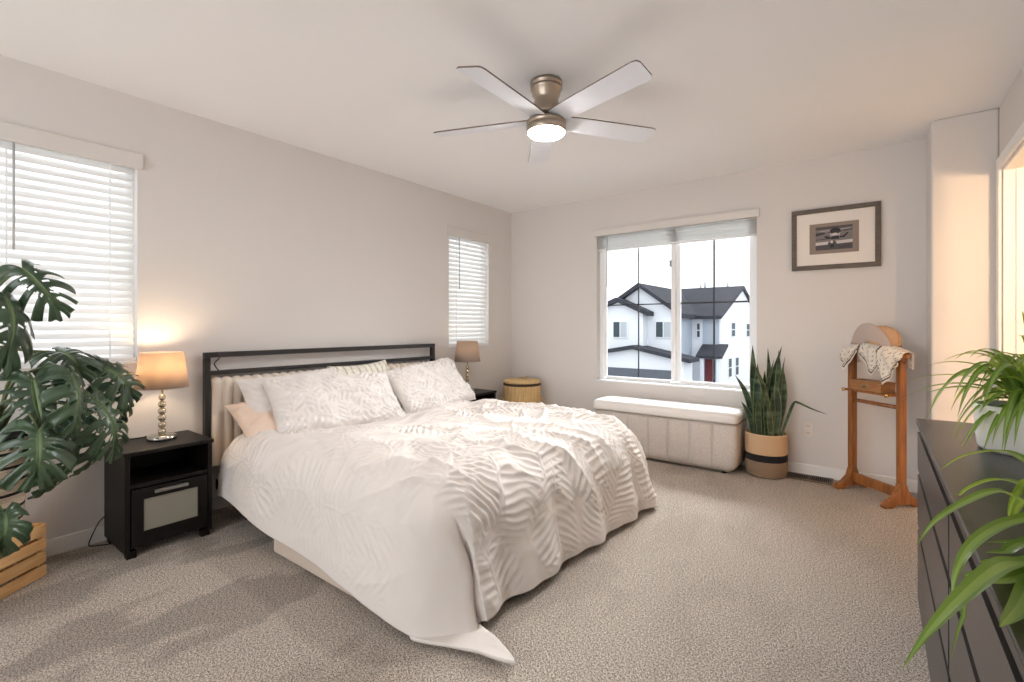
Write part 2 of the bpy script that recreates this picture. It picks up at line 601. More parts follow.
# door casing and jamb
dm = MB()
y0, y1, dz = DOOR
dm.box((RW - 0.018, y1, 0), (RW, y1 + 0.07, dz + 0.07))
dm.box((RW - 0.018, y0 - 0.07, 0), (RW, y0, dz + 0.07))
dm.box((RW - 0.018, y0, dz), (RW, y1, dz + 0.07))
struct(dm.build('trim_1', MT['trim'], bevel=0.005))
dj = MB()
dj.box((RW, y1 - 0.018, 0), (RW + 0.12, y1, dz)).box((RW, y0, 0), (RW + 0.12, y0 + 0.018, dz)).box((RW, y0 + 0.018, dz - 0.018), (RW + 0.12, y1 - 0.018, dz))
dj.box((RW + 0.05, y1 - 0.03, 0), (RW + 0.085, y1 - 0.018, dz - 0.018))
struct(dj.build('trim_2', MT['trim'], bevel=0.002))


# ---------------------------------------------------------------- windows
def window(name, axis, a0, a1, z0, z1, plane, sign, mullion=False):
    """plane: room face of the wall; the frame sits 7 to 12 cm out from it (direction sign)."""
    w = structure_root(name)

    def B(mb, p0, p1, d0, d1, q0, q1):
        d0, d1 = sorted((plane + sign * d0, plane + sign * d1))
        if axis == 'x':
            mb.box((d0, p0, q0), (d1, p1, q1))
        else:
            mb.box((p0, d0, q0), (p1, d1, q1))
    f = MB()
    t = 0.04
    B(f, a0, a0 + t, 0.07, 0.14, z0, z1)
    B(f, a1 - t, a1, 0.07, 0.14, z0, z1)
    B(f, a0 + t, a1 - t, 0.07, 0.14, z0, z0 + t - 0.012)
    B(f, a0 + t, a1 - t, 0.07, 0.14, z1 - t, z1)
    o = f.build('window_frame', MT['vinyl'], w, bevel=0.004)
    s = MB()
    B(s, a0 - 0.0, a1 + 0.0, -0.006, 0.07, z0, z0 + 0.014)
    s.build('window_sill', MT['vinyl'], w, bevel=0.003)
    pn = MB()
    B(pn, a0 + t, a1 - t, 0.106, 0.110, z0 + t, z1 - t)
    pn.build('pane', MT['glass'], w)
    if mullion:
        c = (a0 + a1) / 2 + 0.034
        s1 = MB()
        B(s1, c - 0.038, c + 0.005, 0.075, 0.10, z0 + t, z1 - t)
        B(s1, c + 0.005, c + 0.04, 0.095, 0.13, z0 + t, z1 - t)
        B(s1, c + 0.04, a1 - t, 0.085, 0.105, z0 + t - 0.012, z0 + t + 0.012)
        B(s1, a1 - t - 0.03, a1 - t, 0.085, 0.105, z0 + t + 0.035, z1 - t)
        B(s1, a0 + t, a0 + t + 0.03, 0.08, 0.104, z0 + t, z1 - t)
        B(s1, a0 + t + 0.03, c - 0.045, 0.08, 0.104, z0 + t - 0.012, z0 + t + 0.008)
        s1.build('sash', MT['vinyl'], w, bevel=0.003)
        lt = MB()
        B(lt, c - 0.05, c - 0.035, 0.06, 0.076, 1.70, 1.76)
        lt.build('latch', MT['handle'], w, bevel=0.003)
        g = MB()
        zc = 1.362
        l0, l1, r0, r1 = a0 + t + 0.03, c - 0.045, c + 0.04, a1 - t - 0.03
        for (p, q, wd) in ((l0, l1, 0.0055), (r0, r1, 0.0075)):
            m_ = (p + q) / 2
            B(g, m_ - wd, m_ + wd, 0.111, 0.118, z0 + t, z1 - t)
            B(g, p, m_ - wd, 0.111, 0.118, zc - wd, zc + wd)
            B(g, m_ + wd, q, 0.111, 0.118, zc - wd, zc + wd)
        g.build('grille', MT['grille'], w)
    return w


window('window_1', 'x', W1[0], W1[1], *WZ, 0, -1)
window('window_2', 'x', W2[0], W2[1], *WZ, 0, -1)
window('window_3', 'y', W3[0], W3[1], *W3Z, BW, 1, True)
rw = structure_root('fill_opening_rear')  # frame of the added rear opening, out of view
fm = MB()
for a in (FILL_WIN[0], (FILL_WIN[0] + FILL_WIN[1]) / 2 - 0.02, FILL_WIN[1] - 0.04):
    fm.box((a, REAR - 0.12, FILL_WIN[2]), (a + 0.04, REAR - 0.06, FILL_WIN[3]))
fm.build('window_frame', MT['vinyl'], rw)


def blind(label, y0, y1):
    """A lowered slat blind on the left wall, x = 0."""
    t = thing('window_blind', label, 'blind', (0, (y0 + y1) / 2, WZ[0]), 0)
    yc = (y0 + y1) / 2
    w = (y1 - y0) / 2
    hh = WZ[1] - WZ[0]
    v = MB().box((-0.012, -w - 0.022, hh - 0.055), (0.022, w + 0.022, hh + 0.03))
    v.build('valance', MT['valance'], t, bevel=0.004)
    s = MB()
    n, tilt = 25, rad(62)
    hw = 0.0255
    for i in range(n):
        z = 0.035 + (hh - 0.10) * i / (n - 1)
        c, sn = math.cos(tilt) * hw, math.sin(tilt) * hw
        prof = [(-0.028 - c, z + sn), (-0.0265, z + 0.0025), (-0.028 + c, z - sn)]     # slightly arched slat, room edge down
        vs = [(px, -w + 0.012, pz) for px, pz in prof] + [(px, w - 0.012, pz) for px, pz in prof]
        th = 0.0028
        vs += [(a - th * sn / hw, b, d - th * math.cos(tilt)) for a, b, d in vs]
        s.add(vs, [(0, 1, 4, 3), (1, 2, 5, 4), (6, 9, 10, 7), (7, 10, 11, 8), (0, 3, 9, 6), (2, 8, 11, 5), (0, 6, 7, 1), (1, 7, 8, 2), (3, 4, 10, 9), (4, 5, 11, 10)], False)
    s.build('slats', MT['slat'], t)
    MB().box((-0.05, -w + 0.004, 0.016), (-0.008, w - 0.004, 0.032)).build('bottom_rail', MT['slat'], t, bevel=0.003)
    l = MB()
    for q in (-0.62, 0.62):
        l.box((-0.009, q * w - 0.003, 0.03), (-0.007, q * w + 0.003, hh - 0.05))
    l.build('ladder_cord', MT['vinyl'], t)
    MB().tube([(0.012, -w * 0.55, hh - 0.05), (0.014, -w * 0.55, hh - 0.57)], 0.0045, 6).build('wand', MT['wand'], t)
    return t


blind('lowered white slat blind beside the big split-leaf plant', *W1)
blind('lowered white slat blind beyond the bed, behind the farther lamp', *W2)
# raised blind over the back window
t = thing('window_blind', 'raised white blind bunched at the top of the clear window', 'blind', ((W3[0] + W3[1]) / 2, BW, W3Z[1]))
w = (W3[1] - W3[0]) / 2
MB().box((-w - 0.022, -0.03, -0.045), (w + 0.022, 0.03, 0.022)).build('valance', MT['valance'], t, bevel=0.004)
s = MB()
for i in range(14):
    z = -0.056 - i * 0.0085
    e = 0.0012 * (i * 7 % 5)
    s.box((-w + 0.006, 0.010 + e * 2, z), (w - 0.006, 0.06, z + 0.0028))
s.build('slats', MT['slat'], t)
MB().box((-w + 0.006, 0.014, -0.188), (w - 0.006, 0.06, -0.172)).build('bottom_rail', MT['slat'], t, bevel=0.003)
MB().tube([(-w + 0.11, 0.008, -0.05), (-w + 0.105, 0.004, -0.55)], 0.0045, 6).build('wand', MT['wand'], t)

# ---------------------------------------------------------------- bed
BY0, BY1 = 1.175, 3.071
bed = thing('bed', 'king bed with black metal headboard frame and cream channel panel', 'bed', (0, (BY0 + BY1) / 2, 0))
hw = (BY1 - BY0) / 2
hb = MB()
for s in (-1, 1):
    hb.box((0.035, s * hw - (0.032 if s > 0 else 0), 0), (0.075, s * hw + (0.032 if s < 0 else 0), 0.96))
hb.box((0.035, -hw, 0.96), (0.075, hw, 0.992))
hb.box((0.035, -hw + 0.032, 0.852), (0.075, hw - 0.032, 0.878))
hb.build('headboard_frame', MT['black_metal'], bed, bevel=0.003)
# channel tufted panel
n_ch = 30
pw = 2 * hw - 0.07
ny, nz_ = n_ch * 10 + 1, 26
yy = np.linspace(-pw / 2, pw / 2, ny)
zz = np.linspace(0.30, 0.838, nz_)
Y, Z = np.meshgrid(yy, zz, indexing='ij')
ch = np.abs(np.sin(PI * (Y + pw / 2) / (pw / n_ch)))
edge = np.clip(np.minimum((0.838 - Z) / 0.02, 1), 0, 1) ** 0.5
X = 0.05 + 0.03 + 0.022 * ch ** 0.6 * edge
X[:, -1] = 0.055
Z = Z + 0.012 * (ch - 1) * (Z > 0.8)
grid_object('channel_panel', np.stack([X, Y, Z], -1), MT['cream'], bed)
fr = MB()
fr.box((0.10, -hw + 0.05, 0.16), (1.82, hw - 0.05, 0.22))
fr.build('slat_base', MT['inner_black'], bed)
MB().box((0.88, -hw + 0.015, 0.012), (1.86, -hw + 0.06, 0.16)).box((0.88, hw - 0.06, 0.012), (1.86, hw - 0.025, 0.16)).box((1.82, -hw + 0.06, 0.012), (1.86, hw - 0.06, 0.16)).build('side_rail', MT['rail'], bed, bevel=0.01, segs=3)
for (lx, ly) in ((0.3, -0.80), (0.3, 0.80), (0.3, 0.0), (0.75, 0.0)):
    MB().box((lx - 0.02, ly - 0.02, 0), (lx + 0.02, ly + 0.02, 0.16)).build('leg', MT['black_metal'], bed)
mtr = MB().box((-0.93, -0.90, 0), (0.82, 0.90, 0.222)).build('mattress', MT['sheet'], None, (1.04, (BY0 + BY1) / 2, 0.221), bevel=0.10, segs=6)
for p in mtr.data.polygons:
    p.use_smooth = True
tag(mtr, 'king mattress in a pale fitted sheet under the white duvet', 'mattress')

# duvet: cloth laid over the mattress, hanging at both sides and the foot
ZT = 0.535
YL, YR = 1.375, 2.86
XH = 0.30
nA, nB = 420, 600
aa = np.linspace(0, 1, nA)
bb = np.linspace(0, 1, nB)
AA, BB = np.meshgrid(aa, bb, indexing='ij')
XEb = 1.85 - 0.11 * BB + 0.09 * BB ** 2                              # the foot rounds off more softly towards the far side
foot_len = 0.60 + 0.14 * BB
A = XH + AA * (XEb - XH + foot_len)
left_len = np.interp(A, [0.37, 0.62, 1.03, 1.63, 1.9, 2.4], [0.46, 0.50, 0.53, 0.565, 0.61, 0.64])
right_len = np.interp(A, [0.4, 1.2, 2.0, 2.4], [0.46, 0.54, 0.62, 0.66])
B = (YL - left_len) + BB * (YR + right_len - YL + left_len)
ox = np.maximum(A - XEb, 0)
oyl = np.maximum(YL - B, 0)
oyr = np.maximum(B - YR, 0)
oy = oyl + oyr
side = np.where(oyl > 0, -1.0, 1.0)
r = np.where(oyr > 0, (ox ** 3 + oy ** 3) ** (1 / 3.0), np.hypot(ox, oy))
r = np.where(r > 0.62, 0.62 + (r - 0.62) * 0.82, r)
th = np.arctan2(oy, np.maximum(ox, 1e-9))          # 0 = foot, pi/2 = side
k = np.sin(th) ** 2
R = (0.18 + 0.18 * BB) * (1 - k) + (0.20 + 0.05 * BB) * k
pm = np.radians(76 + 6 * k)
floor_v = ZT - 0.03


def profile(r, R, pm, vmax):
    q = np.minimum(r, R * pm)
    h = R * np.sin(q / R)
    v = R * (1 - np.cos(q / R))
    rest = np.maximum(r - R * pm, 0)
    room = np.maximum(vmax - R * (1 - np.cos(pm)), 0)
    down = np.minimum(rest, room / np.sin(pm))
    h = h + down * np.cos(pm)
    v = v + down * np.sin(pm)
    over = np.maximum(rest - down, 0)
    return h + over * (0.9 - 0.75 * BB), v


hh_, vv_ = profile(r, R, pm, floor_v)
deg = np.degrees(th)
# the near corner's cloth is swept round to the foot and trails on the carpet
thL = np.radians(np.interp(deg, [0, 12, 24, 36, 46, 56, 66, 78, 90], [0, 1, 2, 5, 10, 20, 36, 62, 90]))
thR = np.radians(np.interp(deg, [0, 25, 45, 65, 90], [0, 20, 42, 66, 90]))
ease = np.clip((r - 0.10) / 0.32, 0, 1)
ease = ease * ease * (3 - 2 * ease)
tt = th + (np.where(side < 0, thL, thR) - th) * ease
drop = np.clip(vv_ / floor_v, 0, 1)
corner = np.clip(np.minimum(ox, oy) / 0.14, 0, 1)
left = (side < 0)
sd_ = drop * ease
valley = np.exp(-((deg - 23) / 10.0) ** 2) * left * np.clip(ox / 0.2, 0, 1) * sd_
lobe = np.exp(-((deg - 47) / 12.0) ** 2) * left * sd_
hh_ = hh_ * (1 - 0.26 * valley + 0.12 * lobe)
ft = np.clip(ox / 0.3, 0, 1) * drop
folds = (0.016 * np.sin(B * 15 + 0.6 * np.sin(B * 5)) + 0.008 * np.sin(B * 31 + 1)) * ft * (1 - corner) + 0.025 * np.sin(deg / 90 * 13) * corner * drop * (side > 0)
fs = np.clip(oy / 0.3, 0, 1) * drop
folds = folds + 0.010 * np.sin(A * 8 + 1.0) * fs * (1 - corner)
hh_ = np.maximum(hh_ + folds, 0)
PX = np.minimum(A, XEb) + np.cos(tt) * hh_
PY = np.clip(B, YL, YR) + side * np.sin(tt) * hh_
PZ = ZT - vv_
flat = np.clip(1 - r / 0.30, 0, 1)
PZ = PZ + (0.014 * noise2(A, B, 3.1, 0.3) + 0.008 * noise2(A, B, 6.5, 0.7)) * (0.35 + 0.65 * flat) * (drop < 0.96)
PZ = PZ + 0.02 * np.exp(-((B - 1.55) / 0.35) ** 2) * flat + 0.012 * np.exp(-((A - 1.5) / 0.3) ** 2) * flat
PZ = PZ - 0.045 * np.clip((0.95 - A) / 0.4, 0, 1) * np.clip(1 - r / 0.4, 0, 1)
lift = np.clip((r - 0.55) / 0.15, 0, 1) * (1 - corner)
PZ = np.maximum(PZ, 0.018 + 0.012 * lift * (1 + noise2(A, B, 7, 0.9)))
P = np.stack([PX, PY, PZ], -1)
N = grid_normals(P)
if N[nA // 2, nB // 2, 2] < 0:
    N = -N
# tufted fronds
rng = random.Random(8)
mot = []
for i in range(7):
    for j in range(8):
        ca = 0.30 + i * 0.37 + (0.18 if j % 2 else 0) + rng.uniform(-0.09, 0.09)
        cb = 0.80 + j * 0.36 + rng.uniform(-0.09, 0.09)
        mot.append((ca, cb, rng.choice((0.15, 0.6, 2.6, 3.0)) + rng.uniform(-0.35, 0.35), rng.uniform(0.26, 0.40), rng.uniform(0.15, 0.22)))
Aw = A + 0.035 * noise2(A, B, 4, 0.21) + 0.012 * noise2(A, B, 11, 0.41)
Bw = B + 0.035 * noise2(A, B, 4, 0.31) + 0.012 * noise2(A, B, 11, 0.61)
rid = leaf_pattern(Aw, Bw, mot, 0.040)
rid = rid * (0.55 + 0.45 * noise2(A, B, 4, 0.77))
calm = 1 - 0.55 * np.clip(oyl / 0.16, 0, 1) * np.clip((A - 0.75) / 0.4, 0, 1)
calm = calm * (1 - np.clip(corner * left * 1.5, 0, 1))
hem = np.minimum(np.minimum(BB, 1 - BB) * (YR - YL + 1.1), (1 - AA) * 2.0)
hemmask = np.clip(hem / 0.07, 0, 1)


def ridged(u, v, fu, fv, seed):
    return (1 - np.abs(noise2(u * fu / 4, v * fv / 4, 4.0, seed))) ** 3


c1, s1 = math.cos(0.5), math.sin(0.5)
U1, V1 = Aw * c1 + Bw * s1, -Aw * s1 + Bw * c1
wr = 0.032 * ridged(U1, V1, 2.4, 6.0, 0.13) + 0.022 * ridged(V1, U1, 4.0, 9.0, 0.57)
wr = wr * (0.25 + 0.75 * np.clip(1 - drop * 1.6, 0, 1)) * (0.4 + 0.6 * np.clip(noise2(A, B, 2.2, 0.83) + 0.6, 0, 1))
wr = wr * (1 - 0.85 * np.clip(corner * left * 1.5, 0, 1)) + 0.004 * noise2(A * 2, B, 14, 0.51) * (1 - drop)
big = np.clip(corner * left * 1.3, 0, 1) * drop * 0.010 * noise2(A, B, 8, 0.66)
P = P + N * (((0.0075 + 0.006 * flat) * rid * calm + wr) * hemmask + big * hemmask)[..., None]
P[..., 2] = np.maximum(P[..., 2], 0.014)
duv = grid_object('duvet', P, MT['duvet'])
sm = duv.modifiers.new('solid', 'SOLIDIFY')
sm.thickness = 0.012
sm.offset = -1
tag(duv, 'white duvet with tufted leaf pattern spread over the bed to the carpet', 'duvet')
off = Vector((1.2, 2.12, 0.0))
duv.data.transform(Matrix.Translation(-off))
duv.location = off


# pillows
def pillow(name, label, w, h, t, center, lean, mats, roll=0.0, yaw=0.0, pattern=None, seed=0.0, wrk=1.0, stripes=False, group=None):
    nu, nv = 120, 90
    u = np.linspace(-1, 1, nu)
    v = np.linspace(-1, 1, nv)
    U, V = np.meshgrid(u, v, indexing='ij')
    th_ = (np.clip(1 - np.abs(U) ** 3.2, 0, 1) ** 0.55) * (np.clip(1 - np.abs(V) ** 3.2, 0, 1) ** 0.55)
    pu = 1 - 0.07 * (1 - np.abs(V) ** 2) ** 1.0 * 0 - 0.05 * (1 - V ** 2) * np.abs(U) ** 3
    pv = 1 - 0.09 * (1 - U ** 2) * np.abs(V) ** 3
    Xl = U * w / 2 * pu
    Yl = V * h / 2 * pv
    outs = []
    for s in (1, -1):
        Zl = s * th_ * t / 2
        wob = (0.010 * noise2(U * 2 + 7, V * 2 + 3, 1.6, seed + 0.1) + 0.005 * noise2(U * 3, V * 3, 2.6, seed + 0.4)) * wrk
        Zl = Zl + s * wob * np.clip(th_ * 3, 0, 1)
        # creases running in from the corners
        cr = np.sin((np.abs(U) * w - np.abs(V) * h) * 60 + 4 * noise2(U, V, 2, seed)) * np.exp(-((1 - np.abs(U)) ** 2 + (1 - np.abs(V)) ** 2) * 3)
        Zl = Zl + s * 0.004 * cr * np.clip(th_ * 2, 0, 1) * wrk
        if pattern is not None and s > 0:
            Zl = Zl + 0.010 * leaf_pattern(U * w / 2 + 0.01 * noise2(U, V, 5, seed), V * h / 2 + 0.01 * noise2(U, V, 5, seed + 0.3), pattern, 0.036) * np.clip(th_ * 3, 0, 1)
        outs.append(np.stack([Xl, Yl, Zl], -1))
    mi = None
    P0, P1 = outs
    P2 = P1[:, ::-1][:, 1:-1]
    # stitch both faces into one closed surface around v
    full = np.concatenate([P0, P2, P0[:, :1]], axis=1)
    o = grid_object(name, full, mats)
    if stripes:
        nf_u, nf_v = full.shape[0] - 1, full.shape[1] - 1
        mi = np.zeros((nf_u, nf_v), int)
        sidx = ((np.arange(nf_u) // 3) % 4 == 0)
        mi[sidx, :] = 1
        o.data.polygons.foreach_set('material_index', mi.reshape(-1).astype(np.int32))
    # local x -> world y, local y -> up leaning back, local z -> +x
    M1 = Matrix(((0, 0, 1, 0), (1, 0, 0, 0), (0, 1, 0, 0), (0, 0, 0, 1)))
    M = Matrix.Rotation(yaw, 4, 'Z') @ Matrix.Rotation(-lean, 4, 'Y') @ Matrix.Rotation(roll, 4, 'X') @ M1
    o.data.transform(M)
    o.location = center
    tag(o, label, 'pillow', group)
    return o


pr = random.Random(11)


def sham_motifs(w, h):
    out = []
    for i in range(5):
        for j in range(3):
            out.append((-w / 2 + (i + 0.5) * w / 5 + pr.uniform(-.03, .03), -h / 2 + (j + 0.5) * h / 3 + pr.uniform(-.03, .03), pr.uniform(0, PI), pr.uniform(.11, .16), pr.uniform(.06, .09)))
    return out


pillow('pillow', 'plain beige pillow lying low against the headboard nearest the lit lamp', 0.60, 0.40, 0.14, (0.31, 1.56, 0.565), rad(60), [MT['pillow_beige']], seed=0.2)
pillow('pillow', 'plain white pillow standing just behind the nearer leaf-tufted pillow', 0.74, 0.44, 0.17, (0.245, 1.70, 0.645), rad(28), [MT['pillow']], roll=rad(3), seed=0.5, wrk=1.4)
pillow('pillow', 'striped white pillow behind and between the two leaf-tufted pillows', 0.52, 0.46, 0.15, (0.225, 2.20, 0.655), rad(18), [MT['stripe'], MT['stripe_dark']], roll=rad(2), seed=0.9, stripes=True)
pillow('pillow', 'white pillow with tufted leaf pattern, nearer the big window plant', 0.90, 0.45, 0.19, (0.43, 1.855, 0.638), rad(42), [MT['pillow']], roll=rad(-1), yaw=rad(-5), pattern=sham_motifs(0.90, 0.47), seed=1.3, wrk=2.0)
pillow('pillow', 'white pillow with tufted leaf pattern, nearer the far corner hamper', 0.88, 0.47, 0.19, (0.38, 2.745, 0.652), rad(38), [MT['pillow']], roll=rad(5), yaw=rad(6), pattern=sham_motifs(0.88, 0.49), seed=1.7, wrk=2.0)

# cable hooked over the headboard
cb = MB().tube(smooth_path([(0.09, 0.0, 0.02), (0.10, 0.01, -0.015), (0.085, -0.012, -0.05), (0.095, 0.0, -0.085), (0.09, 0.025, -0.11)]), 0.004, 6).build('cable', MT['cord'], None, (0, 1.235, 0.975))
cb2 = tag(cb, 'short black cable dangling from the headboard top bar', 'cable')


# ---------------------------------------------------------------- nightstands
def nightstand(label, y0, y1, shift=0.0):
    yc = (y0 + y1) / 2
    t = thing('nightstand', label, 'nightstand', (0.02, yc, 0))
    w = (y1 - y0) / 2
    D, Hn = 0.36, 0.53
    b = MB()
    b.box((0, -w, 0.03), (D, -w + 0.022, Hn - 0.02)).box((0, w - 0.022, 0.03), (D, w, Hn - 0.02))
    b.box((0, -w + 0.022, 0.03), (0.012, w - 0.022, Hn - 0.02))
    b.box((0.012, -w + 0.022, 0.345), (D - 0.004, w - 0.022, 0.365))
    b.box((0.012, -w + 0.022, 0.05), (D - 0.03, w - 0.022, 0.07))
    b.build('body', MT['blackbrown'], t, bevel=0.002)
    MB().box((-0.005, -w - 0.006, Hn - 0.02), (D + 0.008, w + 0.006, Hn)).build('top', MT['blackbrown'], t, bevel=0.003)
    for sx in (0.03, D - 0.03):
        for sy in (-1, 1):
            MB().box((sx - 0.02, sy * (w - 0.03) - 0.02, 0), (sx + 0.02, sy * (w - 0.03) + 0.02, 0.035)).build('foot', MT['blackbrown'], t)
    dr = MB()
    x0, x1 = D - 0.018, D + 0.004
    a, c = -w + 0.026, w - 0.026
    z0, z1 = 0.055, 0.34
    px0, px1, pz0, pz1 = a + 0.05, c - 0.045, 0.125, 0.285
    dr.box((x0, a, z0), (x1, px0, z1)).box((x0, px1, z0), (x1, c, z1)).box((x0, px0, z0), (x1, px1, pz0)).box((x0, px0, pz1), (x1, px1, z1))
    d = dr.build('drawer', MT['blackbrown'], t)
    MB().box((x0 + 0.004, px0, pz0), (x1 - 0.006, px1, pz1)).build('frosted_panel', MT['frosted'], d)
    MB().box((x1 - 0.002, -0.075, 0.305), (x1 + 0.012, 0.075, 0.322)).build('handle', MT['handle'], d, bevel=0.003)
    return t


nightstand('black-brown nightstand with frosted drawer panel beside the split-leaf plant', 0.712, 1.100)
nightstand('black nightstand beyond the bed, mostly hidden by pillows and duvet', 3.19, 3.58)


# lamps
def lamp(label, x, y, z, energy, cord):
    t = thing('table_lamp', label, 'lamp', (x, y, z))
    MB().lathe([(0.066, 0), (0.068, 0.004), (0.068, 0.022), (0.060, 0.026), (0.014, 0.030)], n=40).build('base', MT['chrome'], t)
    b = MB()
    zc = 0.044
    for i in range(6):
        b.ball((0, 0, zc), 0.0195 if i < 5 else 0.017, 18, 10, 1.05)
        zc += 0.037
    b.tube([(0, 0, 0.02), (0, 0, 0.40)], 0.006, 8)
    b.build('stem', MT['ball'], t)
    sh = MB()
    prof = [(0.124, 0.285), (0.0985, 0.478)]
    sh.lathe(prof, n=48, closed=False)
    s = sh.build('shade', MT['shade'], t)
    sd = s.modifiers.new('solid', 'SOLIDIFY')
    sd.thickness = 0.002
    sp = MB()
    for k in range(3):
        w = 2 * PI * k / 3
        sp.tube([(0.006 * math.cos(w), 0.006 * math.sin(w), 0.405), (0.0985 * math.cos(w), 0.0985 * math.sin(w), 0.470)], 0.0018, 5)
    sp.build('spider', MT['chrome'], s)
    MB().ball((0, 0, 0.375), 0.026, 16, 10, 1.2).build('bulb', MT['bulb'] if energy > 1 else MT['bulb_dim'], t)
    point('lamp_light', (x, y, z + 0.425), energy, (1.0, 0.76, 0.50), 0.03)
    if cord:
        MB().tube(smooth_path(cord), 0.003, 6).build('cord', MT['cord'], t)
    return t


lamp('lit table lamp with stacked silver balls on the nearer nightstand', 0.18, 0.925, 0.531, 3.2,
     [(-0.06, -0.02, 0.006), (-0.09, -0.05, 0.012), (-0.105, -0.04, 0.004), (-0.125, -0.10, 0.003), (-0.160, -0.15, 0.003), (-0.171, -0.16, -0.03), (-0.171, -0.17, -0.20), (-0.171, -0.18, -0.36), (-0.168, -0.232, -0.42), (-0.155, -0.268, -0.49), (-0.14, -0.278, -0.522), (-0.12, -0.25, -0.527), (-0.09, -0.20, -0.527)])
lamp('table lamp with beige shade on the nightstand beyond the bed', 0.20, 3.372, 0.531, 0.25, None)

# ---------------------------------------------------------------- hamper
t = thing('laundry_hamper', 'round bamboo hamper with lid in the far corner', 'hamper', (0.345, 4.06, 0))
b = MB()
n = 96
prof = [(0.19, 0.0), (0.192, 0.02), (0.192, 0.52), (0.19, 0.535)]
v, f = [], []
for (rr, z) in prof:
    for i in range(n):
        a = 2 * PI * i / n
        q = rr + (0.0025 if i % 2 else -0.0025)
        v.append((q * math.cos(a), q * math.sin(a), z))
for j in range(3):
    for i in range(n):
        f.append((j * n + i, j * n + (i + 1) % n, (j + 1) * n + (i + 1) % n, (j + 1) * n + i))
f.append(tuple(range(n))[::-1])
f.append(tuple(range(3 * n, 4 * n)))
b.add(v, f, False)
b.build('body', MT['bamboo'], t)
MB().lathe([(0.186, 0.535), (0.198, 0.54), (0.198, 0.556), (0.186, 0.562)], n=48).build('liner', MT['liner'], t)
l = MB().lathe([(0.19, 0.562), (0.196, 0.566), (0.196, 0.584), (0.185, 0.592), (0.06, 0.600), (0.001, 0.600)], n=48)
lid = l.build('lid', MT['bamboo'], t)
MB().tube([(0.03 + 0.028 * math.cos(a), 0.028 * math.sin(a) * 2, 0.603 + 0.02 * abs(math.sin(a))) for a in np.linspace(0, 2 * PI, 18)], 0.005, 6).build('lid_loop', MT['rope'], lid)
for s in (1, -1):
    c0 = Vector((0.19 * math.cos(-0.25) * s, 0.19 * math.sin(1.05) * s, 0.43))
    pts = []
    ang = rad(28) if s > 0 else rad(208)
    for a in np.linspace(0, PI, 12):
        q = (a - PI / 2) / PI * 0.6
        rr = 0.19 + 0.045 * math.sin(a)
        pts.append((rr * math.cos(ang + q * 0.6), rr * math.sin(ang + q * 0.6), 0.43 - 0.07 * math.sin(a)))
    MB().tube(pts, 0.009, 8).build('rope_handle', MT['rope'], t)

# ---------------------------------------------------------------- bench
t = thing('storage_bench', 'long cream upholstered storage bench under the clear window', 'bench', (1.84, 4.125, 0))
L2, D2 = 0.615, 0.185
b = MB()


def rrect(l, d, r, n=7):
    pts = []
    for (cx, cy, a0) in ((l - r, d - r, 0), (-l + r, d - r, 90), (-l + r, -d + r, 180), (l - r, -d + r, 270)):
        for i in range(n):
            a = rad(a0 + 90 * i / (n - 1))
            pts.append((cx + r * math.cos(a), cy + r * math.sin(a)))
    return pts


def loft(mb, rings, smooth=True, caps=True):
    n = len(rings[0])
    v = [p for ring in rings for p in ring]
    f = []
    for j in range(len(rings) - 1):
        for i in range(n):
            f.append((j * n + i, j * n + (i + 1) % n, (j + 1) * n + (i + 1) % n, (j + 1) * n + i))
    if caps:
        f.append(tuple(range(n))[::-1])
        f.append(tuple(range((len(rings) - 1) * n, len(rings) * n)))
    mb.add(v, f, smooth)


def channel_ring(l, d, r, z, step, depth):
    """Rounded rectangle sampled densely with grooves on its long and short sides."""
    pts = rrect(l, d, r)
    out = []
    m = len(pts)
    for i in range(m):
        p, q = Vector(pts[i]), Vector(pts[(i + 1) % m])
        ln = (q - p).length
        k = (max(1, int(ln / 0.008)) if ln < 0.1 else (160 if ln > 0.6 else 30)) if ln > 0.02 else 1
        for j in range(k):
            w = p + (q - p) * (j / k)
            out.append(w)
    res = []
    for w in out:
        g = 0.0
        nx, ny_ = 0, 0
        if abs(abs(w.y) - d) < 1e-4:
            ph = ((w.x + l) % step) / step
            g = math.exp(-(min(ph, 1 - ph) * step / 0.007) ** 2)
            ny_ = -1 if w.y > 0 else 1
        res.append((w.x, w.y + ny_ * depth * g, z))
    return res


st = 2 * L2 / 7
rings = [channel_ring(L2 - 0.045, D2 - 0.03, 0.05, 0.02, st, 0.0), channel_ring(L2 - 0.012, D2 - 0.004, 0.05, 0.055, st, 0.012), channel_ring(L2, D2, 0.05, 0.09, st, 0.016), channel_ring(L2, D2, 0.05, 0.372, st, 0.016), channel_ring(L2 - 0.012, D2 - 0.012, 0.05, 0.382, st, 0.0), channel_ring(L2 - 0.03, D2 - 0.03, 0.05, 0.384, st, 0.0), channel_ring(L2 - 0.03, D2 - 0.03, 0.05, 0.398, st, 0.0)]
loft(b, rings)
b.build('body', MT['boucle'], t)
l = MB()
rl = []
for (e, z) in ((0.012, 0.396), (-0.003, 0.402), (-0.006, 0.412), (-0.006, 0.448), (0.004, 0.468), (0.025, 0.481), (0.08, 0.488), (0.14, 0.490)):
    rl.append([(x, y, z) for x, y in rrect(L2 - e, D2 - e, max(0.05 - e * 0.2, 0.02))])
loft(l, rl)
l.build('lid', MT['lidfab'], t)
for sx in (-1, 1):
    for sy in (-1, 1):
        MB().lathe([(0.02, 0), (0.022, 0.022)], (sx * (L2 - 0.1), sy * (D2 - 0.06), 0), 16).build('foot', MT['inner_black'], t)

# ---------------------------------------------------------------- snake plant
t = thing('snake_plant', 'tall snake plant in a tan basket with a black band', 'plant', (2.622, 4.15, 0))
bk = MB()
R0 = 0.146


def woven(mb, prof, n=72):
    mb.lathe(prof, n=n, closed=False)


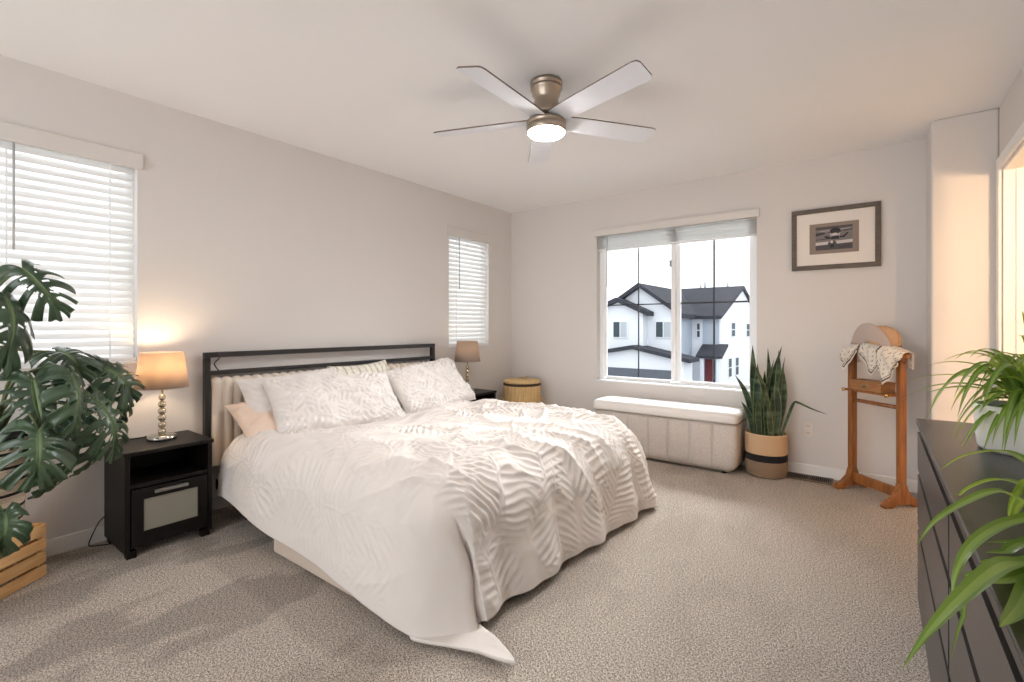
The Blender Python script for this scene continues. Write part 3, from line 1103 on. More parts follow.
def coil(z0, z1, rf, k):
    out = []
    for i in range(k * 6 + 1):
        z = z0 + (z1 - z0) * i / (k * 6)
        out.append((rf(z) + 0.0025 * abs(math.sin(PI * i / 6)), z))
    return out


rf = lambda z: R0 * (0.90 + 0.10 * min(1, z / 0.06) - 0.0 * z)
bk.cur = 0
woven(bk, [(0.001, 0.004), (R0 * 0.88, 0.004)] + coil(0.008, 0.125, rf, 10))
bk.cur = 1
woven(bk, coil(0.125, 0.178, rf, 4))
bk.cur = 2
woven(bk, coil(0.178, 0.325, rf, 12))
woven(bk, [(R0, 0.325), (R0 - 0.004, 0.331), (R0 - 0.012, 0.325), (R0 - 0.012, 0.26)])
bk.build('basket', [MT['basket_grey'], MT['basket_black'], MT['basket_tan']], t)
MB().lathe([(R0 - 0.013, 0.24), (R0 - 0.013, 0.285), (0.001, 0.29)], n=40).build('soil', MT['soil'], t)


def sword(name, base, tip, width, face, parent, bend=(0, 0, 0), twist=0.0, mats=None, mid=None):
    """Stiff pointed leaf: thick cupped blade with pale edges."""
    n = 18
    base, tip = Vector(base), Vector(tip)
    bend = Vector(bend)
    path = [base + (tip - base) * (i / n) + bend * math.sin(PI * i / n) for i in range(n + 1)] if mid is None else smooth_path([base] + [Vector(q) for q in mid] + [tip], 6)
    n = len(path) - 1
    v, f, mi = [], [], []
    face = Vector(face).normalized()
    for i, p in enumerate(path):
        s = i / n
        tdir = (path[min(i + 1, n)] - path[max(i - 1, 0)]).normalized()
        lat = tdir.cross(face).normalized()
        nn = lat.cross(tdir).normalized()
        rot = Matrix.Rotation(twist * s, 3, tdir)
        lat, nn = rot @ lat, rot @ nn
        w = width / 2 * (0.55 + 0.45 * min(1, s / 0.45)) * (1 if s < 0.55 else max(0.02, 1 - ((s - 0.55) / 0.45) ** 1.7))
        th = 0.004 * (1 - 0.7 * s)
        prof = [(-1, 0.20), (-0.82, 0.13), (0, -0.05), (0.82, 0.13), (1, 0.20)]
        for a, c in prof:
            v.append(p + lat * a * w + nn * c * w)
        for a, c in reversed(prof):
            v.append(p + lat * a * w * 0.98 + nn * (c * w) - nn * th)
    m = 10
    for i in range(n):
        for j in range(m):
            k = (j + 1) % m
            f.append((i * m + j, i * m + k, (i + 1) * m + k, (i + 1) * m + j))
            mi.append(1 if j in (0, 3, 4, 5, 8, 9) else 0)
    me = bpy.data.meshes.new(name)
    me.from_pydata([tuple(q) for q in v], [], f)
    for x in mats:
        me.materials.append(x)
    me.polygons.foreach_set('material_index', mi)
    me.polygons.foreach_set('use_smooth', [True] * len(f))
    me.update()
    o = bpy.data.objects.new(name, me)
    COL.objects.link(o)
    o.parent = parent
    return o


SM = [MT['snake'], MT['snake_edge']]
fc = (0.45, -0.9, 0.1)
for (bx, by, tx, ty, tz, wd, fx, tw, bd) in (
        (-0.05, 0.00, -0.10, 0.03, 1.00, 0.075, 0.3, 0.2, (-0.01, 0, 0)),
        (-0.06, -0.04, -0.055, -0.02, 0.86, 0.075, 0.6, -0.3, (0.0, 0, 0)),
        (0.00, 0.03, 0.105, 0.03, 1.00, 0.07, 0.2, 0.7, (-0.03, 0, 0)),
        (0.04, 0.00, 0.085, 0.02, 0.97, 0.065, 0.6, -0.2, (0.015, 0, 0)),
        (0.02, 0.05, 0.005, 0.05, 0.98, 0.06, 0.4, 0.4, (0.0, 0.02, 0)),
        (0.06, 0.03, 0.115, 0.03, 0.83, 0.07, 0.1, 0.5, (0.02, 0, 0)),
        (0.00, -0.05, -0.075, -0.07, 0.87, 0.06, 0.7, 0.3, (0.05, 0, 0)),
        (-0.03, 0.05, -0.02, 0.07, 0.80, 0.07, 0.5, 0.0, (0, 0, 0)),
        (-0.09, 0.0, -0.215, -0.03, 0.76, 0.055, 0.4, 0.3, (0.03, 0, 0.04)),
        (-0.085, -0.05, -0.165, -0.06, 0.56, 0.05, 0.4, 0.2, (0.02, 0, 0.02)),
        (0.02, -0.07, 0.015, -0.08, 0.68, 0.065, 0.6, 0.1, (0, 0, 0)),
        (0.07, -0.02, 0.075, -0.03, 0.74, 0.065, 0.5, -0.3, (0.01, 0, 0)),
        (-0.03, -0.08, -0.045, -0.09, 0.60, 0.06, 0.5, 0.1, (0, 0, 0)),
        (0.05, -0.07, 0.03, -0.09, 0.55, 0.055, 0.5, 0.1, (0, 0, 0)),
        (-0.01, 0.0, 0.06, -0.02, 0.90, 0.05, 0.3, 0.8, (-0.03, 0, 0)),
        (0.08, 0.02, 0.13, 0.0, 0.92, 0.045, 0.2, 0.9, (-0.02, 0, 0)),
        (0.03, -0.04, 0.05, -0.06, 0.66, 0.055, 0.5, 0.2, (0.01, 0, 0))):
    sword('leaf', (bx, by, 0.285), (tx, ty, tz), wd * 0.86, (fx, -0.85, 0.1), t, bd, tw, SM)
sword('leaf', (0.10, 0.0, 0.285), (0.40, -0.03, 0.515), 0.028, (0.1, -0.4, 0.9), t, mats=SM, mid=[(0.13, -0.005, 0.40), (0.185, -0.01, 0.565), (0.22, -0.015, 0.578), (0.30, -0.02, 0.545)])

# ---------------------------------------------------------------- outlet, vent
t = thing('wall_outlet', 'white double wall outlet low on the back wall', 'outlet', (2.885, BW, 0.355))
MB().box((-0.036, -0.007, -0.058), (0.036, 0, 0.058)).build('cover_plate', MT['plate'], t, bevel=0.003)
for s in (-1, 1):
    q = MB().box((-0.017, -0.0095, s * 0.026 - 0.016), (0.017, -0.007, s * 0.026 + 0.016)).build('socket', MT['plate'], t, bevel=0.002)
    MB().box((-0.008, -0.0101, s * 0.026 - 0.006), (-0.005, -0.0094, s * 0.026 + 0.006)).box((0.005, -0.0101, s * 0.026 - 0.006), (0.008, -0.0094, s * 0.026 + 0.006)).build('slot', MT['slot'], q)
t = thing('floor_vent', 'brown metal floor vent in the carpet by the back wall', 'vent', (2.90, 4.222, 0.002))
MB().box((-0.15, -0.078, 0), (0.15, -0.066, 0.010)).box((-0.15, 0.066, 0), (0.15, 0.078, 0.010)).box((-0.15, -0.066, 0), (-0.138, 0.066, 0.010)).box((0.138, -0.066, 0), (0.15, 0.066, 0.010)).box((-0.006, -0.066, 0), (0.006, 0.066, 0.010)).build('vent_frame', MT['vent'], t, bevel=0.002)
vb = MB()
for i in range(21):
    x = -0.130 + i * 0.013
    vb.box((x - 0.0018, -0.066, 0.001), (x + 0.0018, 0.066, 0.008))
vb.build('louvers', MT['vent'], t)
MB().box((-0.138, -0.066, 0.0), (0.138, 0.066, 0.0015)).build('duct', MT['vent_dark'], t)

# ---------------------------------------------------------------- valet stand
PL, PR_ = Vector((3.168, 4.185, 0)), Vector((3.431, 3.925, 0))
ax = (PR_ - PL)
half = ax.length / 2
rz = math.atan2(ax.y, ax.x)
mid = (PL + PR_) / 2
t = thing('valet_stand', 'honey wood valet stand with two uprights by the right corner', 'valet stand', mid, rz)
# local x along the width, local y to the wall
foot = [(-0.150, 0.0), (-0.155, 0.018), (-0.14, 0.035), (-0.09, 0.055), (-0.045, 0.095), (-0.024, 0.15), (0.024, 0.15), (0.045, 0.095), (0.09, 0.055), (0.14, 0.035), (0.155, 0.018), (0.150, 0.0), (0.09, 0.0), (0.06, 0.018), (-0.06, 0.018), (-0.09, 0.0)]
for s in (-1, 1):
    MB().prism([(a * 0.9, b) for a, b in foot], (s * half - 0.019, s * half + 0.019), 'x').build('foot', MT['honey'], t, bevel=0.004)
    MB().box((s * half - 0.0165, -0.024, 0.15), (s * half + 0.0165, 0.024, 0.975)).build('upright', MT['honey'], t, bevel=0.005)
MB().box((-half + 0.019, -0.014, 0.052), (half - 0.019, 0.014, 0.115)).build('crossbar', MT['honey'], t, bevel=0.004)
MB().tube([(-half + 0.016, 0, 0.63), (half - 0.016, 0, 0.63)], 0.013, 12).build('rod', MT['honey'], t)
MB().box((-half + 0.016, -0.075, 0.700), (half - 0.016, 0.05, 0.715)).build('shelf', MT['honey'], t, bevel=0.003)
for s in (-1, 1):
    k = MB().lathe([(0.004, 0), (0.006, 0.008), (0.013, 0.014), (0.013, 0.02), (0.001, 0.026)], n=16)
    o = k.build('knob', MT['brass'], t, (s * (half - 0.02), -0.074, 0.708))
    o.rotation_euler = (PI / 2, 0, 0)
# coat hanger yoke
hp = []
for i in range(17):
    u = -1 + i / 8
    hp.append((u * 0.225, 0.0, 1.02 - 0.055 * abs(u) ** 1.6))
v, f = [], []
for (x, y, z) in hp:
    v += [(x, -0.03, z - 0.018), (x, 0.03, z - 0.018), (x, 0.022, z + 0.012), (x, -0.022, z + 0.012)]
for i in range(16):
    for j in range(4):
        k = (j + 1) % 4
        f.append((i * 4 + j, i * 4 + k, (i + 1) * 4 + k, (i + 1) * 4 + j))
f += [(3, 2, 1, 0), (64, 65, 66, 67)]
MB().add(v, f, False).build('yoke', MT['honey'], t, bevel=0.006)
for s in (-1, 1):
    hk = MB().tube(smooth_path([(s * (half + 0.017), -0.01, 0.925), (s * (half + 0.04), -0.012, 0.918), (s * (half + 0.052), -0.013, 0.90), (s * (half + 0.042), -0.013, 0.885), (s * (half + 0.026), -0.013, 0.893)]), 0.0035, 8)
    hk.build('hook', MT['handle'], t)
VM = Matrix.Translation(mid) @ Matrix.Rotation(rz, 4, 'Z')

# wooden box on the shelf
t2 = thing('wooden_box', 'small wooden box with a green emblem on the valet shelf', 'box', VM @ Vector((-0.02, -0.012, 0.7155)), rz)
MB().box((-0.115, -0.055, 0), (0.125, 0.055, 0.055)).build('box_body', MT['honey_light'], t2, bevel=0.002)
MB().box((-0.117, -0.057, 0.056), (0.127, 0.057, 0.068)).build('lid', MT['honey_light'], t2, bevel=0.002)
MB().prism([(0.016 * math.cos(a), 0.028 + 0.008 * math.sin(a)) for a in np.linspace(0, 2 * PI, 20)[:-1]], (-0.0562, -0.0548), 'y').build('emblem', mat('emblem_green', rgb(74, 104, 70), 0.6), t2)


# scarf draped over the yoke: two flaps and a hanging point, printed border
def drape(name, label, fn, nu, nv, borders, mats, cat):
    P = np.zeros((nu, nv, 3))
    for i in range(nu):
        for j in range(nv):
            P[i, j] = fn(i / (nu - 1), j / (nv - 1))
    mi = np.zeros((nu - 1, nv - 1), int)
    for i in range(nu - 1):
        for j in range(nv - 1):
            mi[i, j] = borders((i + 0.5) / (nu - 1), (j + 0.5) / (nv - 1))
    o = grid_object(name, P, mats, mi=mi)
    s = o.modifiers.new('solid', 'SOLIDIFY')
    s.thickness = 0.003
    o.location = mid
    o.rotation_euler = (0, 0, rz)
    if cat:
        tag(o, label, cat)
    return o


def lerp(a, b, t_):
    return a + (b - a) * t_


HEM = ((-1.0, 0.045), (-0.86, 0.085), (-0.66, 0.125), (-0.50, 0.085), (-0.36, 0.030), (-0.22, 0.075), (0.02, 0.150), (0.16, 0.165), (0.30, 0.120), (0.44, 0.135), (0.58, 0.185), (0.72, 0.150), (0.88, 0.080), (1.0, 0.05))
HX, HY = np.array([h[0] for h in HEM]), 1.28 * np.array([h[1] for h in HEM])


def scarf_fn(u, v):
    # u across -1..1, v from behind the yoke (0) over the top to the front hem (1)
    x = (u * 2 - 1)
    hem = float(np.interp(x, HX, HY))
    s = v * (0.10 + hem + 0.07)
    ztop = 1.036 - 0.055 * abs(x * 1.06) ** 1.6
    xx = x * 0.232
    if s < 0.10:
        return (xx, 0.036, ztop - (0.10 - s))
    if s < 0.17:
        a = (s - 0.10) / 0.07 * PI
        return (xx, 0.036 * math.cos(a), ztop + 0.010 * math.sin(a))
    d = s - 0.17
    # two gathered wings fan out from under the cap; the middle point hangs behind them
    wing = max(math.exp(-((x + 0.62) / 0.24) ** 2), math.exp(-((x - 0.62) / 0.24) ** 2))
    fan = math.sin((x / (0.35 + d * 1.6)) * 9.0)
    k = min(1, d / 0.035)
    return (xx * (1 + 0.25 * d * (1 if wing > 0.4 else -2)), -0.036 - 0.02 * k - 0.030 * wing * k - 0.009 * fan * k, ztop - d)


def scarf_b(u, v):
    x = u * 2 - 1
    hem = float(np.interp(x, HX, HY))
    d = hem - (v * (0.17 + hem) - 0.17)
    if 0.014 < d < 0.026:
        return 1
    if 0.034 < d < 0.039:
        return 1
    if abs(abs(x) - 0.36) < 0.02 and v > 0.5:
        return 1
    if d > 0.05 and math.sin(u * 57) * math.sin(d * 210) > 0.82:
        return 1
    return 0


drape('scarf', 'cream patterned cloth with dark border draped over the valet stand', scarf_fn, 130, 90, scarf_b, [MT['scarf'], MT['scarf_dark']], 'scarf')

# flat cap on the top
cp = thing('cap', 'taupe baseball cap resting on the draped cloth', 'cap', VM @ Vector((0.0, 0.0, 1.040)), rz + rad(8))
cp.rotation_euler = (0, rad(9), rz + rad(8))
nu, nv = 40, 20
P = np.zeros((nu, nv, 3))
for i in range(nu):
    for j in range(nv):
        a = 2 * PI * i / (nu - 1)
        e = (PI / 2) * j / (nv - 1)
        P[i, j] = (0.030 + 0.108 * math.cos(a) * math.cos(e) ** 0.8, 0.02 + 0.085 * math.sin(a) * math.cos(e) ** 0.8, 0.118 * math.sin(e) ** 0.9)
o = grid_object('crown', P, MT['cap_dark'], cp)
sd = o.modifiers.new('solid', 'SOLIDIFY')
sd.thickness = 0.002
MB().ball((0.030, 0.02, 0.118), 0.008, 12, 6, 0.6).build('button', MT['cap_dark'], cp)
# upturned wide bill facing the room
nu, nv = 40, 10
P = np.zeros((nu, nv, 3))
for i in range(nu):
    u = -1 + 2 * i / (nu - 1)
    for j in range(nv):
        w = j / (nv - 1)
        xx = 0.018 + u * (0.132 + 0.016 * w) - 0.015 * w
        hgt = 0.010 - 0.05 * u * u + (0.118 * w) * (1 - abs(u) ** 3.0) ** 0.6
        P[i, j] = (xx, -0.064 - 0.014 * w + 0.045 * u * u, hgt + 0.004 - 0.03 * max(u, 0))
o = grid_object('bill', P, MT['cap'], cp)
sd = o.modifiers.new('solid', 'SOLIDIFY')
sd.thickness = 0.004

# ---------------------------------------------------------------- picture
PXc, PZc = (2.776 + 3.331) / 2, 1.815
t = thing('framed_picture', 'framed black and white photograph with double mat on the back wall', 'picture', (PXc, BW, PZc))
fw_, fh_ = 0.2775, 0.2325
b = MB()
bwid = 0.034
b.box((-fw_, -0.025, fh_ - bwid), (fw_, -0.002, fh_)).box((-fw_, -0.025, -fh_), (fw_, -0.002, -fh_ + bwid))
b.box((-fw_, -0.025, -fh_ + bwid), (-fw_ + bwid, -0.002, fh_ - bwid)).box((fw_ - bwid, -0.025, -fh_ + bwid), (fw_, -0.002, fh_ - bwid))
b.build('frame', MT['frame'], t, bevel=0.003)
MB().box((-fw_ + bwid, -0.014, -fh_ + bwid), (fw_ - bwid, -0.004, fh_ - bwid)).build('mat_board', MT['mat_white'], t)
MB().box((-0.158, -0.016, -0.115), (0.150, -0.0142, 0.115)).build('inner_mat', MT['mat_taupe'], t)
ph = MB()
pal = [rgb(70, 64, 64), rgb(118, 110, 108), rgb(176, 168, 164), rgb(24, 20, 20), rgb(44, 40, 40), rgb(200, 194, 190)]
PM = [mat('photo_tone', c, 0.5) for c in pal]


def ell(cx, cz, rx, rz_, n=22, a0=0, a1=360):
    return [(cx + rx * math.cos(rad(a0 + (a1 - a0) * i / n)), cz + rz_ * math.sin(rad(a0 + (a1 - a0) * i / n))) for i in range(n)]


d0 = -0.0164
ph.cur = 1
ph.prism([(-0.118, -0.088), (0.112, -0.088), (0.112, 0.088), (-0.118, 0.088)], (d0, -0.0161))
lay = [(0, [(-0.118, -0.088), (0.112, -0.088), (0.112, -0.045), (-0.118, -0.05)]), (5, [(-0.118, -0.05), (0.112, -0.043), (0.112, -0.020), (-0.118, -0.028)]),
       (0, [(-0.118, 0.066), (0.112, 0.072), (0.112, 0.088), (-0.118, 0.088)]), (4, [(-0.118, 0.020), (-0.05, 0.034), (-0.07, 0.046), (-0.118, 0.044)]), (2, [(-0.09, 0.052), (0.10, 0.060), (0.10, 0.064), (-0.09, 0.057)]),
       (4, [(0.06, 0.045), (0.112, 0.050), (0.112, 0.058), (0.05, 0.052)]), (0, [(-0.118, -0.012), (0.0, -0.006), (0.0, 0.001), (-0.118, -0.004)]),
       (2, ell(0.005, 0.030, 0.032, 0.034)), (3, ell(0.006, 0.050, 0.034, 0.024)), (4, [(-0.036, 0.038), (0.046, 0.042), (0.050, 0.047), (-0.040, 0.044)]), (5, ell(0.004, 0.026, 0.020, 0.010)),
       (3, [(-0.018, 0.012), (0.028, 0.015), (0.033, -0.010), (-0.020, -0.012)]), (3, [(-0.066, 0.014), (-0.05, 0.018), (-0.020, 0.006), (-0.028, -0.008), (-0.05, -0.004)]),
       (3, [(0.080, 0.034), (0.088, 0.028), (0.062, -0.004), (0.035, -0.002), (0.033, 0.010), (0.055, 0.010)]),
       (0, ell(-0.012, -0.046, 0.028, 0.026)), (5, ell(-0.016, -0.030, 0.009, 0.011)), (3, ell(-0.014, -0.060, 0.016, 0.014)), (4, [(0.03, -0.07), (0.10, -0.06), (0.10, -0.066), (0.03, -0.078)])]
for i, (mi_, poly) in enumerate(lay):
    ph.cur = mi_
    ph.prism(poly, (d0 - 0.0002 * (i + 1), d0 - 0.0002 * i))
ph.build('photograph', PM, t)

# ---------------------------------------------------------------- ceiling fan
FC = (1.918, 2.116)
t = thing('ceiling_fan', 'brushed nickel ceiling fan with five pale blades and lit lamp', 'ceiling fan', (FC[0], FC[1], H))
MB().lathe([(0.08, 0.0), (0.084, -0.004), (0.084, -0.022), (0.079, -0.025), (0.079, -0.031), (0.083, -0.034), (0.083, -0.044), (0.076, -0.050), (0.074, -0.072), (0.063, -0.086), (0.0625, -0.10), (0.068, -0.125), (0.080, -0.150), (0.088, -0.172), (0.088, -0.184), (0.06, -0.187)][::-1], n=48).build('housing', MT['nickel'], t)
MB().lathe([(0.062, -0.186), (0.062, -0.210)][::-1], n=32).build('rotor', MT['blade_edge'], t)
MB().lathe([(0.098, -0.206), (0.104, -0.211), (0.104, -0.228), (0.101, -0.230), (0.101, -0.233), (0.104, -0.235), (0.104, -0.262), (0.100, -0.268), (0.09, -0.268)][::-1], n=48).build('light_ring', MT['nickel'], t)
MB().lathe([(0.098, -0.262), (0.096, -0.270), (0.088, -0.279), (0.07, -0.285), (0.03, -0.289), (0.001, -0.290)][::-1], n=48).build('light_diffuser', MT['diffuser'], t)
def_bl = MB()
pts = [(0.07, -0.052), (0.20, -0.062), (0.615, -0.068), (0.636, -0.062), (0.645, -0.045), (0.632, 0.05), (0.622, 0.064), (0.60, 0.069), (0.20, 0.062), (0.07, 0.052)]
def_bl.prism(pts, (-0.0035, 0.0035), 'z')
for i, p in enumerate(def_bl.f):
    pass
def_bl.mi = [0, 0] + [1] * (len(def_bl.f) - 2)
first = None
for k in range(5):
    ang = rad(-88 + 72 * k)
    if first is None:
        first = def_bl.build('blade', [MT['blade'], MT['blade_edge']], t, (0, 0, -0.202))
        o = first
    else:
        o = first.copy()
        COL.objects.link(o)
        o.parent = t
    o.rotation_euler = (Matrix.Rotation(ang, 3, 'Z') @ Matrix.Rotation(rad(-12), 3, 'X')).to_euler()

# ---------------------------------------------------------------- dresser
DX0, DX1, DY0, DY1, DH = 3.43, 3.872, 0.44, 2.50, 0.785
t = thing('dresser', 'long low black dresser with six drawers along the right wall', 'dresser', (DX0, (DY0 + DY1) / 2, 0))
dl, dd = (DY1 - DY0) / 2, DX1 - DX0
b = MB().box((0.022, -dl, 0.05), (dd, -dl + 0.02, DH - 0.024)).box((0.022, dl - 0.02, 0.05), (dd, dl, DH - 0.024)).box((dd - 0.01, -dl + 0.02, 0.05), (dd, dl - 0.02, DH - 0.024))
b.box((0.022, -dl + 0.02, 0.05), (dd - 0.01, dl - 0.02, 0.07)).box((0.03, -0.008, 0.07), (dd - 0.01, 0.008, DH - 0.03))
b.build('body', MT['inner_black'], t)
MB().box((0.0, -dl - 0.002, DH - 0.022), (dd, dl + 0.002, DH)).build('top', MT['dresser'], t, bevel=0.003)
MB().box((0.04, -dl + 0.03, 0.0), (dd - 0.03, dl - 0.03, 0.05)).build('plinth', MT['inner_black'], t)
for (z0, z1) in ((0.075, 0.344), (0.368, 0.563), (0.587, 0.732)):
    for s in (-1, 1):
        a, c = sorted((s * 0.011, s * (dl - 0.003)))
        MB().box((0.004, a, z0), (0.022, c, z1)).build('drawer', MT['dresser_front'], t)


# ---------------------------------------------------------------- spider plants
def strap(mb, path, width, lim=-0.26):
    path = [Vector((p[0], p[1], p[2] if p[0] < lim else max(p[2], 0.012))) for p in path]
    m = len(path) - 1
    o = len(mb.v)
    rows = []
    for i, p in enumerate(path):
        s = i / m
        td = (path[min(i + 1, m)] - path[max(i - 1, 0)]).normalized()
        lat = td.cross(Vector((0, 0, 1)))
        if lat.length < 0.08:
            lat = td.cross(Vector((0.5, -0.8, 0.2)))
        lat.normalize()
        nn = lat.cross(td).normalized()
        w = width / 2 * (0.65 + 0.35 * min(1, s / 0.3)) * max(0.03, (1 - max(0, (s - 0.35) / 0.65) ** 1.8))
        rows.append([p + lat * a * w + nn * abs(a) * w * 0.35 for a in (-1, -0.42, 0.0, 0.42, 1)])
    v = [q for rr in rows for q in rr]
    for j in range(4):
        mb.cur = 1 if j in (1, 2) else 0
        f = [(i * 5 + j, i * 5 + j + 1, (i + 1) * 5 + j + 1, (i + 1) * 5 + j) for i in range(m)]
        base = len(mb.v)
        if j == 0:
            o = base
            mb.add(v, f, True)
        else:
            for q in f:
                mb.f.append(tuple(o + i for i in q))
                mb.mi.append(mb.cur)
                mb.sm.append(True)


def arch(c, az, length, lift, droop, z0):
    """A leaf that rises, arches outward at azimuth az and hangs."""
    d = Vector((math.cos(az), math.sin(az), 0))
    p0 = Vector(c) + d * 0.015 + Vector((0, 0, z0))
    p1 = p0 + d * length * 0.22 + Vector((0, 0, lift))
    p2 = p0 + d * length * 0.72 + Vector((0, 0, lift * 0.95))
    p3 = p0 + d * length + Vector((0, 0, lift - droop))
    return bez(p0, p1, p2, p3, 14)


def oval_pot(parent, rx, ry, h, m):
    q = MB()
    q.lathe([(0.001, 0.0), (0.90, 0.0), (0.95, 0.010), (0.985, 0.05), (1.0, h * 0.8), (1.0, h), (0.955, h), (0.955, h * 0.80), (0.9, h * 0.78)], n=56, sx=rx, sy=ry, closed=False)
    q.build('pot', m, parent)
    MB().lathe([(0.93, h * 0.6), (0.93, h * 0.84), (0.001, h * 0.88)], n=40, sx=rx, sy=ry).build('soil', MT['soil'], parent)


t = thing('spider_plant', 'bushy spider plant in a white oval pot on the far dresser end', 'plant', (3.675, 2.02, DH), 0)
oval_pot(t, 0.135, 0.115, 0.135, MT['pot_white'])
g = MB()
rn = random.Random(4)
for i in range(85):
    az = rn.uniform(0, 2 * PI)
    L = rn.uniform(0.13, 0.25)
    lift = rn.uniform(0.07, 0.21)
    droop = rn.uniform(0.03, 0.22)
    if math.cos(az) > 0.3:
        L = min(L, 0.17)
    end_z = 0.115 + lift - droop
    if end_z < 0.03 and not (math.cos(az) < -0.8 and L > 0.26):
        droop = 0.115 + lift - 0.03
    strap(g, arch((rn.uniform(-.03, .03), rn.uniform(-.03, .03), 0), az, L, lift, droop, 0.115), rn.uniform(0.021, 0.030))
for (az, L, lift, droop) in ((rad(110), 0.05, 0.27, -0.03), (rad(60), 0.10, 0.25, 0.0), (rad(30), 0.12, 0.22, 0.02), (rad(-20), 0.12, 0.2, 0.02), (rad(80), 0.12, 0.18, 0.02), (rad(130), 0.16, 0.18, 0.03), (rad(150), 0.27, 0.16, 0.05), (rad(165), 0.29, 0.12, 0.06), (rad(178), 0.29, 0.10, 0.09), (rad(150), 0.25, 0.08, 0.03), (rad(95), 0.14, 0.24, 0.02), (rad(190), 0.2, 0.2, 0.06), (rad(240), 0.14, 0.2, 0.05)):
    strap(g, arch((0, 0, 0), az, L, lift, droop, 0.115), 0.02)
for k in range(16):                                  # leaves hanging over the front of the pot
    az = rad(-160 + k * 8)
    strap(g, arch((0, 0, 0), az, rn.uniform(0.16, 0.20), rn.uniform(0.03, 0.09), 0.09 + rn.uniform(0.05, 0.10), 0.115), 0.022)
g.build('foliage', [MT['spider'], MT['spider_mid']], t)

NP = Vector((3.665, 1.14, DH))
t = thing('spider_plant', 'spider plant close by with long leaves arching over the near dresser edge', 'plant', NP, 0)
oval_pot(t, 0.12, 0.12, 0.13, MT['pot_white'])
g = MB()


def at(px, py, Y):
    a = YAW
    d = Vector((-math.sin(a) * FPX + math.cos(a) * (px - 512), math.cos(a) * FPX + math.sin(a) * (px - 512), HOR - py))
    return Vector((CX, 0, CZ)) + d * (Y / d.y)


LV = [
    ([(1024, 585, 1.02), (960, 600, 0.98)], 0),
]
lv = [
    # long leaves by their arc: start at the rosette, then points in the room (pixel, distance y)
    ([(1040, 505, 1.12), (1000, 492, 1.10), (965, 503, 1.06), (935, 522, 1.02), (917, 545, 1.00)], 0.022),
    ([(1040, 515, 1.10), (1000, 527, 1.04), (972, 546, 0.99), (957, 572, 0.96), (952, 600, 0.95)], 0.024),
    ([(1045, 560, 1.05), (1005, 566, 0.92), (965, 596, 0.84), (930, 632, 0.80), (903, 668, 0.78)], 0.030),
    ([(1045, 585, 1.05), (1000, 588, 0.98), (968, 610, 0.94), (950, 662, 0.93)], 0.020),
    ([(1040, 535, 1.14), (1010, 548, 1.12), (986, 560, 1.10)], 0.022),
    ([(1045, 575, 1.05), (1008, 585, 1.02), (985, 610, 1.0), (990, 650, 0.99)], 0.024),
    ([(1050, 600, 1.0), (1020, 635, 0.86), (1000, 690, 0.80)], 0.040),
    ([(1045, 470, 1.22), (1005, 452, 1.28), (965, 456, 1.34), (940, 470, 1.38)], 0.024),
    ([(1045, 490, 1.2), (1000, 480, 1.28), (970, 488, 1.34), (955, 500, 1.38)], 0.026),
    ([(1045, 500, 1.16), (1020, 505, 1.2), (1012, 528, 1.24)], 0.026),
    ([(1045, 540, 1.10), (1018, 546, 1.08), (1000, 558, 1.06), (986, 566, 1.05)], 0.028),
    ([(1050, 575, 1.02), (1008, 600, 0.95), (992, 640, 0.93), (988, 664, 0.93)], 0.026),
    ([(1045, 490, 1.16), (1030, 482, 1.20), (1014, 500, 1.26), (1008, 520, 1.28)], 0.024),
]
for pts, wd in lv:
    q = [at(*p) - NP for p in pts]
    q = [Vector((0, 0, 0.11)), (Vector((0, 0, 0.19)) + q[0]) / 2] + q
    strap(g, smooth_path(q, 7), wd)
for i in range(20):
    az = rn.uniform(-1.5, 2.4)
    strap(g, arch((0, 0, 0), az, rn.uniform(0.10, 0.17), rn.uniform(0.08, 0.16), rn.uniform(0.06, 0.15), 0.11), 0.02)
g.build('foliage', [MT['spider'], MT['spider_mid']], t)

# ---------------------------------------------------------------- crate and monstera
ca = math.atan2(-0.77, 0.64)              # long side direction
cc = Vector((0.25, 0.455, 0))
t = thing('wooden_crate', 'pale pine slatted crate under the split-leaf plant', 'crate', cc, ca)
# local x along the visible long side, local -y ... towards the wall is local -y? (depth to the left of x is +y)
cl, cd, chh = 0.46, 0.27, 0.25
dsgn = -1.0
for s_ in (0,):
    b = MB()
for i in range(4):
    z0 = 0.004 + i * 0.0625
    for (yy0, nm) in ((0.0, 'slat'), (dsgn * (cd - 0.012), 'slat')):
        MB().box((0, min(yy0, yy0 + dsgn * 0.012), z0), (cl, max(yy0, yy0 + dsgn * 0.012), z0 + 0.050)).build('slat', MT['pine'], t, bevel=0.002)
for xx in (0.002, cl - 0.016):
    e = MB()
    for i in range(4):
        z0 = 0.004 + i * 0.0625
        e.box((xx, dsgn * (cd - 0.012) if dsgn < 0 else 0.012, z0), (xx + 0.014, -0.012 if dsgn < 0 else cd - 0.012, z0 + 0.054))
    for yy in (-0.04, -cd + 0.015):
        e.box((xx - 0.0 if xx > 0.1 else xx + 0.014, yy, 0.002), (xx + (0.0 if xx > 0.1 else 0.028) - (0.014 if xx > 0.1 else 0), yy + 0.026, 0.239))
    e.build('end_panel', MT['pine'], t)
bt = MB()
for i in range(4):
    bt.box((0.016, -0.014 - i * 0.061 - 0.055, 0.240), (cl - 0.016, -0.014 - i * 0.061, 0.250))
bt.build('top_slats', MT['pine'], t)
CM = Matrix.Translation(cc) @ Matrix.Rotation(ca, 4, 'Z')
pc = CM @ Vector((0.13, -0.138, 0.2505))
mon = thing('monstera', 'large split-leaf monstera in a woven basket on the pine crate', 'plant', pc)
bk = MB()
rfm = lambda z: 0.108 + 0.028 * min(1, z / 0.30)
bk.cur = 0
k = 0
z = 0.0
bk.lathe([(0.001, 0.002), (0.10, 0.002)], n=48, closed=False)
